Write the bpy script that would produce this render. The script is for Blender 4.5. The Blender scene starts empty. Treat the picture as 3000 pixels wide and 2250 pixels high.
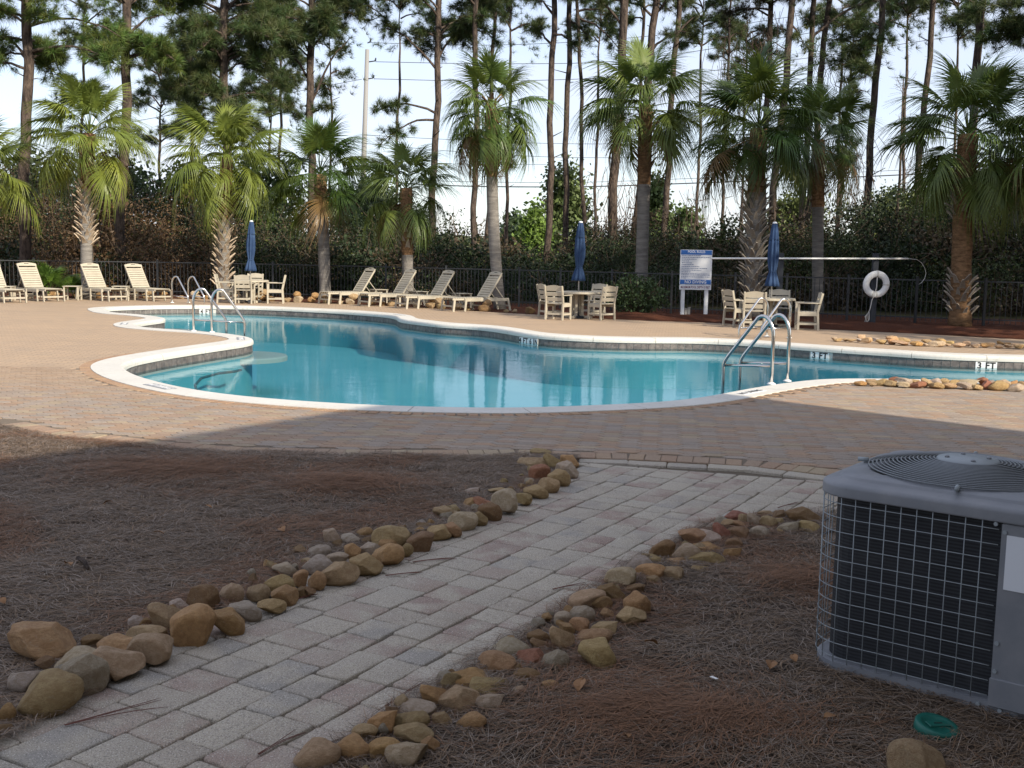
import bpy, bmesh, math, random
import numpy as np
from mathutils import Vector, Matrix
from mathutils import noise as mnoise
from mathutils.geometry import tessellate_polygon

random.seed(11); RNG = np.random.default_rng(11)
scene = bpy.context.scene
COL = scene.collection
R = math.radians
PI = math.pi

# ------------------------------------------------------------------ camera
F = 3150.0; CAMH = 1.75
PITCH = math.atan((1125 - 740) / F); ROLL = R(1.0)
FWD = Vector((0, math.cos(PITCH), -math.sin(PITCH)))
UP0 = Vector((0, math.sin(PITCH), math.cos(PITCH)))
RT = Vector((1, 0, 0)) * math.cos(ROLL) + UP0 * math.sin(ROLL)
UP = Vector((-1, 0, 0)) * math.sin(ROLL) + UP0 * math.cos(ROLL)
CAM = Vector((0, 0, CAMH))
cd = bpy.data.cameras.new('camera'); cam = bpy.data.objects.new('camera', cd); COL.objects.link(cam)
cd.sensor_width = 36; cd.lens = 36 * F / 3000; cd.clip_start = 0.05; cd.clip_end = 4000
m = Matrix.Identity(4)
for i in range(3):
    m[i][0] = RT[i]; m[i][1] = UP[i]; m[i][2] = -FWD[i]; m[i][3] = CAM[i]
cam.matrix_world = m
scene.camera = cam
def ray(x, y): return FWD * F + RT * (x - 1500) + UP * (1125 - y)
def gnd(x, y, z=0.0):
    d = ray(x, y); return CAM + d * ((z - CAMH) / d.z)
def atY(x, y, Y):
    d = ray(x, y); return CAM + d * (Y / d.y)

# ------------------------------------------------------------------ light
SUN_EL = 30.0
SUNH = Vector((0.70, -0.714, 0)).normalized()
SUNV = Vector((SUNH.x * math.cos(R(SUN_EL)), SUNH.y * math.cos(R(SUN_EL)), math.sin(R(SUN_EL))))
world = bpy.data.worlds.new('World'); scene.world = world; world.use_nodes = True
wn = world.node_tree.nodes; wl = world.node_tree.links
sky = wn.new('ShaderNodeTexSky'); sky.sky_type = 'NISHITA'; sky.sun_disc = False
sky.sun_elevation = R(SUN_EL); sky.sun_rotation = math.atan2(SUNH.x, SUNH.y)
sky.air_density = 1.0; sky.dust_density = 0.6; sky.ozone_density = 1.6; sky.altitude = 0
bg = wn['Background']; bg.inputs[1].default_value = 0.11
# thin high cloud veil over the whole sky
tcw = wn.new('ShaderNodeTexCoord'); mpw = wn.new('ShaderNodeMapping'); mpw.inputs['Scale'].default_value = (1.2, 1.2, 5.0)
nzw = wn.new('ShaderNodeTexNoise'); nzw.inputs['Scale'].default_value = 2.2; nzw.inputs['Detail'].default_value = 7; nzw.inputs['Roughness'].default_value = 0.55
rpw = wn.new('ShaderNodeValToRGB'); rpw.color_ramp.elements[0].position = 0.30; rpw.color_ramp.elements[0].color = (0.42, 0.42, 0.42, 1)
rpw.color_ramp.elements[1].position = 0.72; rpw.color_ramp.elements[1].color = (0.92, 0.92, 0.92, 1)
mxw = wn.new('ShaderNodeMixRGB'); mxw.inputs[2].default_value = (4.35, 4.5, 5.25, 1)
wl.new(tcw.outputs['Generated'], mpw.inputs[0]); wl.new(mpw.outputs[0], nzw.inputs['Vector']); wl.new(nzw.outputs[0], rpw.inputs[0])
wl.new(rpw.outputs[0], mxw.inputs[0]); wl.new(sky.outputs[0], mxw.inputs[1]); wl.new(mxw.outputs[0], bg.inputs[0])
sl = bpy.data.lights.new('sun', 'SUN'); sl.energy = 3.6; sl.angle = R(0.8); sl.color = (1.0, 0.90, 0.74)
sun = bpy.data.objects.new('sun', sl); COL.objects.link(sun)
sun.rotation_euler = SUNV.to_track_quat('Z', 'Y').to_euler(); sun.location = (20, -20, 30)
vs = scene.view_settings
vs.view_transform = 'Standard'; vs.look = 'None'; vs.gamma = 1.0; vs.use_curve_mapping = False; vs.exposure = 0.98
scene.render.engine = 'CYCLES'
scene.cycles.max_bounces = 8; scene.cycles.diffuse_bounces = 3; scene.cycles.glossy_bounces = 4; scene.cycles.transparent_max_bounces = 24
scene.cycles.caustics_reflective = False; scene.cycles.caustics_refractive = False

# ------------------------------------------------------------------ materials
class NT:
    def __init__(s, name):
        s.m = bpy.data.materials.new(name); s.m.use_nodes = True; s.t = s.m.node_tree; s.n = s.t.nodes
        s.p = s.n['Principled BSDF']; s.out = s.n['Material Output']; s._co = None
    def lk(s, a, b): s.t.links.new(a, b)
    def co(s, kind='Object'):
        if s._co is None: s._co = s.n.new('ShaderNodeTexCoord')
        return s._co.outputs[kind]
    def world(s):
        return s.n.new('ShaderNodeNewGeometry').outputs['Position']
    def noise(s, scale, detail=4, rough=0.55, vec=None, scl=None, dist=0.0):
        t = s.n.new('ShaderNodeTexNoise'); t.inputs['Scale'].default_value = scale; t.inputs['Detail'].default_value = detail
        t.inputs['Roughness'].default_value = rough; t.inputs['Distortion'].default_value = dist
        v = vec if vec is not None else s.co()
        if scl:
            mp = s.n.new('ShaderNodeMapping'); mp.inputs['Scale'].default_value = scl; s.lk(v, mp.inputs[0]); v = mp.outputs[0]
        s.lk(v, t.inputs['Vector']); return t.outputs[0]
    def ramp(s, fac, stops):
        r = s.n.new('ShaderNodeValToRGB'); e = r.color_ramp.elements
        while len(e) < len(stops): e.new(0.5)
        for k, (p, c) in enumerate(stops):
            e[k].position = p; e[k].color = (c[0], c[1], c[2], 1) if hasattr(c, '__len__') else (c, c, c, 1)
        s.lk(fac, r.inputs[0]); return r.outputs[0]
    def mix(s, fac, a, b, mode='MIX'):
        x = s.n.new('ShaderNodeMixRGB'); x.blend_type = mode
        for i, v in ((0, fac), (1, a), (2, b)):
            if isinstance(v, (int, float)): x.inputs[i].default_value = v
            elif isinstance(v, (tuple, list)): x.inputs[i].default_value = (v[0], v[1], v[2], 1)
            else: s.lk(v, x.inputs[i])
        return x.outputs[0]
    def objcol(s): return s.n.new('ShaderNodeObjectInfo').outputs['Color']
    def objrnd(s): return s.n.new('ShaderNodeObjectInfo').outputs['Random']
    def attr(s, nm):
        a = s.n.new('ShaderNodeAttribute'); a.attribute_name = nm; return a.outputs['Color']
    def bump(s, h, strength=0.3, dist=0.01):
        b = s.n.new('ShaderNodeBump'); b.inputs['Strength'].default_value = strength; b.inputs['Distance'].default_value = dist
        s.lk(h, b.inputs['Height']); s.lk(b.outputs[0], s.p.inputs['Normal'])
    def fin(s, col=None, rough=0.6, metal=0.0, spec=0.4):
        if col is not None:
            if isinstance(col, (tuple, list)): s.p.inputs['Base Color'].default_value = (*col[:3], 1)
            else: s.lk(col, s.p.inputs['Base Color'])
        s.p.inputs['Roughness'].default_value = rough; s.p.inputs['Metallic'].default_value = metal
        s.p.inputs['Specular IOR Level'].default_value = spec
        return s.m
    def leafy(s, col, trans=0.35, rough=0.5):
        # thin leaf: diffuse/gloss plus light passing through
        s.fin(col, rough, 0, 0.35)
        tr = s.n.new('ShaderNodeBsdfTranslucent'); mx = s.n.new('ShaderNodeMixShader'); mx.inputs[0].default_value = trans
        if isinstance(col, (tuple, list)): tr.inputs[0].default_value = (*col[:3], 1)
        else: s.lk(col, tr.inputs[0])
        s.lk(s.p.outputs[0], mx.inputs[1]); s.lk(tr.outputs[0], mx.inputs[2]); s.lk(mx.outputs[0], s.out.inputs[0])
        return s.m

M = {}
def build_materials():
    # coping
    t = NT('coping_concrete'); w = t.world()
    c = t.mix(t.ramp(t.noise(1.3, 5, vec=w), [(0.35, 0), (0.75, 1)]), (0.60, 0.58, 0.53), (0.53, 0.51, 0.46))
    c = t.mix(t.ramp(t.noise(14, 6, 0.65, vec=w, scl=(1, 1, 0.6)), [(0.56, 0), (0.68, 0.5)]), c, (0.36, 0.34, 0.28))
    t.bump(t.noise(180, 3, vec=w), 0.25, 0.004); M['coping'] = t.fin(c, 0.75)
    # underlying deck, paver texture for the distance
    t = NT('deck_pavers_far'); w = t.world()
    br = t.n.new('ShaderNodeTexBrick'); br.inputs['Scale'].default_value = 1.0
    br.inputs['Brick Width'].default_value = 0.22; br.inputs['Row Height'].default_value = 0.115; br.inputs['Mortar Size'].default_value = 0.007
    br.inputs['Color1'].default_value = (0.46, 0.335, 0.225, 1); br.inputs['Color2'].default_value = (0.35, 0.275, 0.205, 1); br.inputs['Mortar'].default_value = (0.15, 0.11, 0.075, 1); br.inputs['Bias'].default_value = -0.1
    mp = t.n.new('ShaderNodeMapping'); mp.inputs['Rotation'].default_value = (0, 0, R(-9)); t.lk(w, mp.inputs[0]); t.lk(mp.outputs[0], br.inputs[0])
    c = t.mix(t.ramp(t.noise(0.55, 4, vec=w), [(0.35, 0), (0.7, 0.45)]), br.outputs[0], (0.45, 0.325, 0.215))
    c = t.mix(t.ramp(t.noise(5, 6, 0.7, vec=w), [(0.35, 0), (0.8, 0.55)]), c, (0.38, 0.27, 0.18))
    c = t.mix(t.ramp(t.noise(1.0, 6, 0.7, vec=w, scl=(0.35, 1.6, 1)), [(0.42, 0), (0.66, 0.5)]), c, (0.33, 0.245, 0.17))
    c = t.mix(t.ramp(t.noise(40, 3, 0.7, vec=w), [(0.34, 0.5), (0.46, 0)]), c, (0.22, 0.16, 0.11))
    # bedding sand shows in the joints of the laid pavers nearest the bed
    sx = t.n.new('ShaderNodeSeparateXYZ'); t.lk(w, sx.inputs[0])
    m1_ = t.n.new('ShaderNodeMath'); m1_.operation = 'LESS_THAN'; m1_.inputs[1].default_value = 15.25; t.lk(sx.outputs[1], m1_.inputs[0])
    c = t.mix(m1_.outputs[0], c, t.mix(t.noise(50, 3, vec=w), (0.11, 0.088, 0.066), (0.20, 0.16, 0.12)))
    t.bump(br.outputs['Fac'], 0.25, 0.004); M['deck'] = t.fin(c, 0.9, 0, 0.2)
    for nm, src in (('deck_paver', 'obj'), ('deck_paver_stuff', 'attr')):
        t = NT(nm); w = t.world(); base = t.objcol() if src == 'obj' else t.attr('pcol')
        c = t.mix(t.ramp(t.noise(9, 5, 0.65, vec=w), [(0.35, 0), (0.75, 0.5)]), base, (0.36, 0.27, 0.20))
        c = t.mix(t.ramp(t.noise(160, 3, 0.7, vec=w), [(0.42, 0.75), (0.60, 0)]), c, t.mix(1.0, c, (0.50, 0.44, 0.40), 'MULTIPLY'))
        c = t.mix(t.ramp(t.noise(120, 2, 0.5, vec=w), [(0.66, 0), (0.70, 0.6)]), c, (0.62, 0.56, 0.48))
        t.bump(t.noise(220, 3, vec=w), 0.5, 0.006); M[nm] = t.fin(c, 0.92, 0, 0.2)
    # path pavers: grey exposed aggregate, some with a rosy blush
    t = NT('path_paver'); w = t.world()
    c = t.mix(t.ramp(t.noise(5.5, 3, 0.5, vec=w), [(0.36, 0), (0.58, 1)]), (0.43, 0.375, 0.295), t.objcol())
    c = t.mix(t.ramp(t.noise(2.2, 4, 0.6, vec=w), [(0.40, 0), (0.75, 0.6)]), c, (0.45, 0.40, 0.33))
    vo = t.n.new('ShaderNodeTexVoronoi'); vo.inputs['Scale'].default_value = 105; t.lk(w, vo.inputs[0])
    c = t.mix(t.ramp(vo.outputs['Distance'], [(0.14, 0.95), (0.30, 0)]), c, (0.64, 0.59, 0.52))
    c = t.mix(t.ramp(t.noise(170, 3, 0.65, vec=w), [(0.36, 0.85), (0.50, 0)]), c, (0.15, 0.135, 0.12))
    h = t.mix(0.5, t.noise(190, 4, 0.7, vec=w), vo.outputs['Distance']); t.bump(h, 0.9, 0.006); M['path_paver'] = t.fin(c, 0.9, 0, 0.25)
    t = NT('joint_sand'); M['sand'] = t.fin(t.mix(t.noise(60, 3, vec=t.world()), (0.075, 0.062, 0.048), (0.17, 0.14, 0.105)), 1.0, 0, 0.1)
    # soil / straw
    t = NT('pine_straw_bed'); w = t.world()
    c = t.mix(t.ramp(t.noise(1.1, 4, 0.6, vec=w), [(0.40, 0), (0.62, 1)]), (0.088, 0.066, 0.048), (0.086, 0.056, 0.036))
    c = t.mix(t.ramp(t.noise(50, 6, 0.75, vec=w, scl=(1, 2.2, 1)), [(0.38, 0), (0.68, 1)]), c, (0.17, 0.135, 0.115))
    t.bump(t.noise(90, 5, 0.8, vec=w), 1.0, 0.03); M['bed'] = t.fin(c, 1.0, 0, 0.1)
    t = NT('pine_needle_litter'); M['needles'] = t.fin(t.attr('pcol'), 0.75, 0, 0.25)
    t = NT('red_straw_mulch'); w = t.world()
    c = t.mix(t.ramp(t.noise(35, 6, 0.75, vec=w, scl=(1, 2, 1)), [(0.35, 0), (0.7, 1)]), (0.045, 0.017, 0.011), (0.16, 0.062, 0.034))
    t.bump(t.noise(40, 5, 0.8, vec=w), 1.0, 0.04); M['mulch'] = t.fin(c, 1.0, 0, 0.1)
    t = NT('woodland_floor'); w = t.world()
    c = t.mix(t.ramp(t.noise(0.8, 6, 0.7, vec=w), [(0.35, 0), (0.7, 1)]), (0.060, 0.045, 0.026), (0.055, 0.065, 0.025)); M['ground'] = t.fin(c, 1.0, 0, 0.1)
    # rock: colour per stone
    t = NT('river_rock'); oc = t.objcol()
    c = t.mix(t.ramp(t.noise(2.6, 5, 0.6, dist=0.6), [(0.40, 0), (0.66, 0.85)]), oc, t.mix(1.0, oc, (0.72, 0.63, 0.53), 'MULTIPLY'))
    c = t.mix(t.ramp(t.noise(3.6, 6, 0.65, dist=1.2), [(0.60, 0), (0.72, 0.6)]), c, (0.58, 0.50, 0.39))
    c = t.mix(t.ramp(t.noise(6.5, 6, 0.7, dist=0.5), [(0.36, 0.7), (0.52, 0)]), c, t.mix(1.0, oc, (0.70, 0.62, 0.54), 'MULTIPLY'))
    c = t.mix(t.ramp(t.noise(20, 5, 0.75), [(0.34, 0.8), (0.48, 0)]), c, t.mix(1.0, oc, (0.66, 0.58, 0.50), 'MULTIPLY'))
    t.bump(t.mix(0.5, t.noise(9, 6, 0.65), t.noise(30, 5, 0.75)), 0.9, 0.06); M['rock'] = t.fin(c, 0.72, 0, 0.35)
    # pool
    t = NT('pool_tile'); w = t.world()
    c = t.mix(t.ramp(t.noise(7, 6, 0.7, vec=w, dist=0.8), [(0.35, 0), (0.68, 1)]), (0.075, 0.067, 0.066), (0.20, 0.175, 0.16)); M['tile'] = t.fin(c, 0.45)
    t = NT('tile_grout'); M['grout'] = t.fin((0.52, 0.50, 0.46), 0.85)
    t = NT('depth_marker_tile'); M['marker'] = t.fin((0.72, 0.72, 0.71), 0.4)
    t = NT('black_print'); M['black'] = t.fin((0.018, 0.018, 0.02), 0.5)
    t = NT('grey_print'); M['greyprint'] = t.fin((0.26, 0.27, 0.29), 0.5)
    t = NT('pool_plaster'); w = t.world()
    c = t.mix(t.ramp(t.noise(0.6, 4, vec=w), [(0.35, 0), (0.7, 1)]), (0.095, 0.385, 0.465), (0.12, 0.42, 0.50)); M['plaster'] = t.fin(c, 0.8)
    t = NT('pool_step_plaster'); M['step'] = t.fin((0.42, 0.47, 0.46), 0.8)
    t = NT('pool_water'); w = t.world()
    n = t.n
    fr = n.new('ShaderNodeFresnel'); fr.inputs['IOR'].default_value = 1.33
    gl = n.new('ShaderNodeBsdfGlossy'); gl.inputs['Roughness'].default_value = 0.02; gl.inputs[0].default_value = (1, 1, 1, 1)
    tp = n.new('ShaderNodeBsdfTransparent'); tp.inputs[0].default_value = (0.80, 0.96, 0.98, 1)
    mx = n.new('ShaderNodeMixShader')
    b = n.new('ShaderNodeBump'); b.inputs['Strength'].default_value = 0.19; b.inputs['Distance'].default_value = 0.02
    h = t.mix(0.35, t.noise(1.6, 3, 0.5, vec=w, scl=(1, 1.6, 1)), t.noise(7.0, 2, 0.5, vec=w, scl=(0.7, 1.8, 1)))
    t.lk(h, b.inputs['Height']); t.lk(b.outputs[0], fr.inputs['Normal']); t.lk(b.outputs[0], gl.inputs['Normal'])
    fm = n.new('ShaderNodeMath'); fm.operation = 'MULTIPLY'; fm.inputs[1].default_value = 0.54; t.lk(fr.outputs[0], fm.inputs[0])
    t.lk(fm.outputs[0], mx.inputs[0]); t.lk(tp.outputs[0], mx.inputs[1]); t.lk(gl.outputs[0], mx.inputs[2]); t.lk(mx.outputs[0], t.out.inputs[0]); M['water'] = t.m
    # metals and plastics
    t = NT('polished_steel'); M['steel'] = t.fin((0.62, 0.60, 0.57), 0.16, 1.0)
    t = NT('white_plastic'); M['white'] = t.fin(t.mix(t.ramp(t.noise(5, 4), [(0.45, 0), (0.8, 0.5)]), (0.74, 0.74, 0.72), (0.60, 0.60, 0.58)), 0.5)
    t = NT('rope'); M['rope'] = t.fin((0.52, 0.50, 0.46), 0.9)
    t = NT('sand_poly_lumber'); M['lumber'] = t.fin(t.mix(t.ramp(t.noise(6, 3), [(0.4, 0), (0.7, 1)]), (0.42, 0.38, 0.30), (0.37, 0.335, 0.265)), 0.65, 0, 0.3)
    t = NT('blue_canvas'); M['canvas'] = t.fin(t.mix(t.ramp(t.noise(4, 4), [(0.4, 0), (0.7, 1)]), (0.026, 0.050, 0.112), (0.044, 0.078, 0.152)), 0.9, 0, 0.15)
    t = NT('umbrella_pole_metal'); M['polemetal'] = t.fin((0.42, 0.41, 0.39), 0.4, 0.6)
    t = NT('umbrella_cap'); M['cap'] = t.fin((0.70, 0.72, 0.74), 0.5)
    t = NT('black_fence_paint'); M['fence'] = t.fin((0.020, 0.022, 0.026), 0.45, 0, 0.5)
    t = NT('dark_post'); M['darkpost'] = t.fin(t.mix(t.noise(6, 4), (0.018, 0.022, 0.030), (0.035, 0.040, 0.050)), 0.7)
    t = NT('sign_white'); M['signwhite'] = t.fin(t.mix(t.ramp(t.noise(2.5, 3), [(0.55, 0), (0.75, 0.5)]), (0.74, 0.75, 0.76), (0.60, 0.58, 0.53)), 0.45)
    t = NT('sign_blue'); M['signblue'] = t.fin((0.030, 0.135, 0.42), 0.4)
    t = NT('sign_text_blue'); M['textblue'] = t.fin((0.08, 0.13, 0.27), 0.5)
    t = NT('sign_text_red'); M['textred'] = t.fin((0.16, 0.05, 0.10), 0.5)
    # air conditioner
    t = NT('grey_enamel'); w = t.world()
    c = t.mix(t.ramp(t.noise(7, 5, 0.6, vec=w), [(0.4, 0), (0.72, 1)]), (0.175, 0.185, 0.205), (0.22, 0.225, 0.24))
    c = t.mix(t.ramp(t.noise(30, 5, 0.7, vec=w), [(0.62, 0), (0.72, 0.4)]), c, (0.10, 0.10, 0.11)); M['enamel'] = t.fin(c, 0.5)
    t = NT('wire_grey'); M['wire'] = t.fin((0.26, 0.29, 0.31), 0.45)
    t = NT('fan_wire'); M['fanwire'] = t.fin((0.17, 0.185, 0.20), 0.35)
    t = NT('condenser_coil'); w = t.co()
    wv = t.n.new('ShaderNodeTexWave'); wv.bands_direction = 'Z'; wv.inputs['Scale'].default_value = 22; wv.inputs['Distortion'].default_value = 0.6; t.lk(w, wv.inputs[0])
    M['coil'] = t.fin(t.mix(t.ramp(t.noise(5, 6, 0.7), [(0.5, 0), (0.8, 0.5)]), t.mix(wv.outputs[0], (0.006, 0.007, 0.009), (0.026, 0.029, 0.036)), (0.05, 0.052, 0.055)), 0.6)
    t = NT('painted_opening_shade'); M['opening_shade'] = t.fin((0.010, 0.011, 0.012), 0.8)  # near-black colour standing in for the shade inside openings
    t = NT('label_sticker'); M['sticker'] = t.fin((0.66, 0.68, 0.72), 0.5)
    t = NT('green_lid'); M['lid'] = t.fin(t.mix(t.ramp(t.noise(30, 4), [(0.55, 0), (0.75, 0.5)]), (0.010, 0.115, 0.088), (0.03, 0.10, 0.08)), 0.45)
    # plants
    t = NT('palm_leaf'); oc = t.objcol(); M['palm_leaf'] = t.leafy(t.mix(t.ramp(t.noise(3, 3), [(0.4, 0), (0.7, 0.6)]), oc, t.mix(1.0, oc, (1.25, 1.15, 0.7), 'MULTIPLY')), 0.30, 0.42)
    t = NT('palm_trunk_smooth'); w = t.co()
    c = t.mix(t.ramp(t.noise(3, 5, 0.6, scl=(1, 1, 6)), [(0.35, 0), (0.7, 1)]), (0.15, 0.138, 0.125), (0.27, 0.25, 0.225)); t.bump(t.noise(10, 5, 0.7, scl=(1, 1, 5)), 0.8, 0.03); M['ptrunk'] = t.fin(c, 0.9, 0, 0.15)
    t = NT('palm_trunk_fibre'); c = t.mix(t.ramp(t.noise(6, 6, 0.7, scl=(1, 1, 3)), [(0.35, 0), (0.68, 1)]), (0.11, 0.064, 0.034), (0.36, 0.215, 0.115)); t.bump(t.noise(16, 6, 0.75, scl=(1, 1, 2)), 1.0, 0.06); M['pfibre'] = t.fin(c, 0.95, 0, 0.1)
    t = NT('palm_leaf_base'); oc = t.objcol(); M['boot'] = t.fin(t.mix(t.ramp(t.noise(9, 5, 0.65, scl=(3, 3, 1)), [(0.35, 0), (0.7, 0.8)]), oc, t.mix(1.0, oc, (0.55, 0.50, 0.46), 'MULTIPLY')), 0.9, 0, 0.15)
    t = NT('pine_bark'); c = t.mix(t.ramp(t.noise(5, 6, 0.7, scl=(1.6, 1.6, 0.5), dist=0.4), [(0.38, 0), (0.66, 1)]), (0.040, 0.032, 0.029), (0.165, 0.125, 0.10)); t.bump(t.noise(7, 6, 0.7, scl=(1.6, 1.6, 0.5)), 1.0, 0.10); M['bark'] = t.fin(c, 0.95, 0, 0.1)
    t = NT('pine_needles'); M['pine'] = t.leafy(t.attr('pcol'), 0.25, 0.5)
    t = NT('leaf_mass'); M['leaf'] = t.leafy(t.attr('pcol'), 0.22, 0.55)
    t = NT('twig'); M['twig'] = t.fin((0.12, 0.085, 0.06), 0.9)
    t = NT('utility_pole_concrete'); M['upole'] = t.fin((0.27, 0.265, 0.255), 0.8)
    t = NT('power_cable'); M['cable'] = t.fin((0.030, 0.033, 0.040), 0.6)
    t = NT('stucco'); M['stucco'] = t.fin(t.mix(t.noise(3, 4), (0.50, 0.46, 0.38), (0.56, 0.51, 0.43)), 0.9)
    t = NT('roof_metal'); M['roof'] = t.fin((0.25, 0.26, 0.28), 0.5)
    t = NT('window_glass_dark'); M['glass'] = t.fin((0.03, 0.04, 0.05), 0.08)
build_materials()

# ------------------------------------------------------------------ mesh helpers
class MB:
    def __init__(s): s.V = []; s.Fc = []; s.mi = []; s.cur = 0
    def add(s, vs, fs):
        o = len(s.V); s.V.extend([tuple(v) for v in vs]); s.Fc.extend([tuple(i + o for i in f) for f in fs]); s.mi.extend([s.cur] * len(fs)); return s
    def box(s, c, d, rot=None, bev=0.0):
        x, y, z = d[0] / 2, d[1] / 2, d[2] / 2
        if bev <= 0:
            vs = [(-x, -y, -z), (x, -y, -z), (x, y, -z), (-x, y, -z), (-x, -y, z), (x, -y, z), (x, y, z), (-x, y, z)]
            fs = [(0, 3, 2, 1), (4, 5, 6, 7), (0, 1, 5, 4), (1, 2, 6, 5), (2, 3, 7, 6), (3, 0, 4, 7)]
        else:
            b = min(bev, x * .9, y * .9, z * .9)
            ring = lambda q, zz: [(-x + q, -y + q, zz), (x - q, -y + q, zz), (x - q, y - q, zz), (-x + q, y - q, zz)]
            vs = ring(b, -z) + ring(0, -z + b) + ring(0, z - b) + ring(b, z)
            fs = [(3, 2, 1, 0), (12, 13, 14, 15)]
            for k in range(3):
                for i in range(4):
                    j = (i + 1) % 4; fs.append((k * 4 + i, k * 4 + j, k * 4 + 4 + j, k * 4 + 4 + i))
        c = Vector(c)
        if rot is not None: vs = [rot @ Vector(v) + c for v in vs]
        else: vs = [Vector(v) + c for v in vs]
        return s.add(vs, fs)
    def beam(s, a, b, w, h, up=(0, 0, 1), bev=0.0):
        a = Vector(a); b = Vector(b); d = b - a; L = d.length; x = d / L
        up = Vector(up)
        if abs(x.dot(up)) > 0.98: up = Vector((1, 0, 0))
        y = up.cross(x).normalized(); z = x.cross(y)
        rot = Matrix((x, y, z)).transposed()
        return s.box((a + b) / 2, (L, w, h), rot, bev)
    def tube(s, pts, r, n=8, cap=True):
        pts = [Vector(p) for p in pts]; k = len(pts)
        rs = r if hasattr(r, '__len__') else [r] * k
        ref = None; vs = []
        for i, p in enumerate(pts):
            t = (pts[min(i + 1, k - 1)] - pts[max(i - 1, 0)])
            if t.length < 1e-9: t = Vector((0, 0, 1))
            t.normalize()
            if ref is None:
                ref = Vector((0, 0, 1)) if abs(t.z) < 0.9 else Vector((1, 0, 0))
            u = (ref - t * ref.dot(t))
            if u.length < 1e-6: u = t.orthogonal()
            u.normalize(); v = t.cross(u); ref = u
            for j in range(n):
                a = 2 * PI * j / n; vs.append(p + (u * math.cos(a) + v * math.sin(a)) * rs[i])
        fs = []
        for i in range(k - 1):
            for j in range(n):
                q = (j + 1) % n; fs.append((i * n + j, i * n + q, (i + 1) * n + q, (i + 1) * n + j))
        if cap: fs.append(tuple(range(n - 1, -1, -1))); fs.append(tuple((k - 1) * n + j for j in range(n)))
        return s.add(vs, fs)
    def lathe(s, prof, n=20, flute=None, c=(0, 0, 0)):
        vs = []
        for (r, z) in prof:
            for j in range(n):
                a = 2 * PI * j / n; rr = r * (flute(a, z) if flute else 1); vs.append((c[0] + rr * math.cos(a), c[1] + rr * math.sin(a), c[2] + z))
        fs = []
        for i in range(len(prof) - 1):
            for j in range(n):
                q = (j + 1) % n; fs.append((i * n + j, i * n + q, (i + 1) * n + q, (i + 1) * n + j))
        fs.append(tuple(range(n - 1, -1, -1))); fs.append(tuple((len(prof) - 1) * n + j for j in range(n)))
        return s.add(vs, fs)
    def prism(s, poly, z0, z1, bev=0.0, tilt=None):
        n = len(poly); cx = sum(p[0] for p in poly) / n; cy = sum(p[1] for p in poly) / n
        rings = [[(p[0], p[1], z0) for p in poly]]
        if bev > 0:
            rings.append([(p[0], p[1], z1 - bev) for p in poly])
            def ins(p, b):
                d = math.hypot(p[0] - cx, p[1] - cy) or 1; return (p[0] + (cx - p[0]) * b / d, p[1] + (cy - p[1]) * b / d)
            rings.append([(*ins(p, bev * .45), z1 - bev * .3) for p in poly]); rings.append([(*ins(p, bev * 1.3), z1) for p in poly])
        else: rings.append([(p[0], p[1], z1) for p in poly])
        vs = [v for r in rings for v in r]; fs = []
        for k in range(len(rings) - 1):
            for i in range(n):
                j = (i + 1) % n; fs.append((k * n + i, k * n + j, (k + 1) * n + j, (k + 1) * n + i))
        fs.append(tuple((len(rings) - 1) * n + i for i in range(n)))
        return s.add(vs, fs)
    def mesh(s, name, mats, smooth=False):
        me = bpy.data.meshes.new(name); me.from_pydata(s.V, [], s.Fc)
        for mm in (mats if isinstance(mats, (list, tuple)) else [mats]): me.materials.append(M[mm] if isinstance(mm, str) else mm)
        if any(s.mi): me.polygons.foreach_set('material_index', s.mi)
        if smooth: me.polygons.foreach_set('use_smooth', [True] * len(me.polygons))
        me.update(); return me
    def build(s, name, mats, parent=None, smooth=False): return link(name, s.mesh(name, mats, smooth), parent)

def link(name, me, parent=None):
    o = bpy.data.objects.new(name, me); COL.objects.link(o)
    if parent is not None: o.parent = parent
    return o
def tag(o, label=None, cat=None, group=None, kind=None):
    if label: o['label'] = label
    if cat: o['category'] = cat
    if group: o['group'] = group
    if kind: o['kind'] = kind
    return o
def thing(name, label, cat, loc=(0, 0, 0), rz=0.0, group=None):
    o = bpy.data.objects.new(name, None); COL.objects.link(o); o.location = loc; o.rotation_euler = (0, 0, rz)
    o.empty_display_size = 0.1
    return tag(o, label, cat, group)
def copy_tree(o, parent=None):
    c = o.copy(); COL.objects.link(c); c.parent = parent
    for ch in list(o.children): copy_tree(ch, c)
    return c
def np_mesh(name, verts, quads, mats, cols=None, tri=False, parent=None):
    me = bpy.data.meshes.new(name); k = 3 if tri else 4
    nf = len(quads)
    me.vertices.add(len(verts)); me.vertices.foreach_set('co', np.asarray(verts, np.float32).ravel())
    me.loops.add(nf * k); me.loops.foreach_set('vertex_index', np.asarray(quads, np.int32).ravel())
    me.polygons.add(nf); me.polygons.foreach_set('loop_start', np.arange(0, nf * k, k, dtype=np.int32))
    try: me.polygons.foreach_set('loop_total', np.full(nf, k, np.int32))
    except Exception: pass
    me.materials.append(M[mats]) if isinstance(mats, str) else me.materials.append(mats)
    me.update(calc_edges=True); me.validate()
    if cols is not None:
        a = me.color_attributes.new('pcol', 'FLOAT_COLOR', 'POINT')
        cc = np.ones((len(verts), 4), np.float32); cc[:, :3] = cols; a.data.foreach_set('color', cc.ravel())
    return link(name, me, parent)

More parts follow.
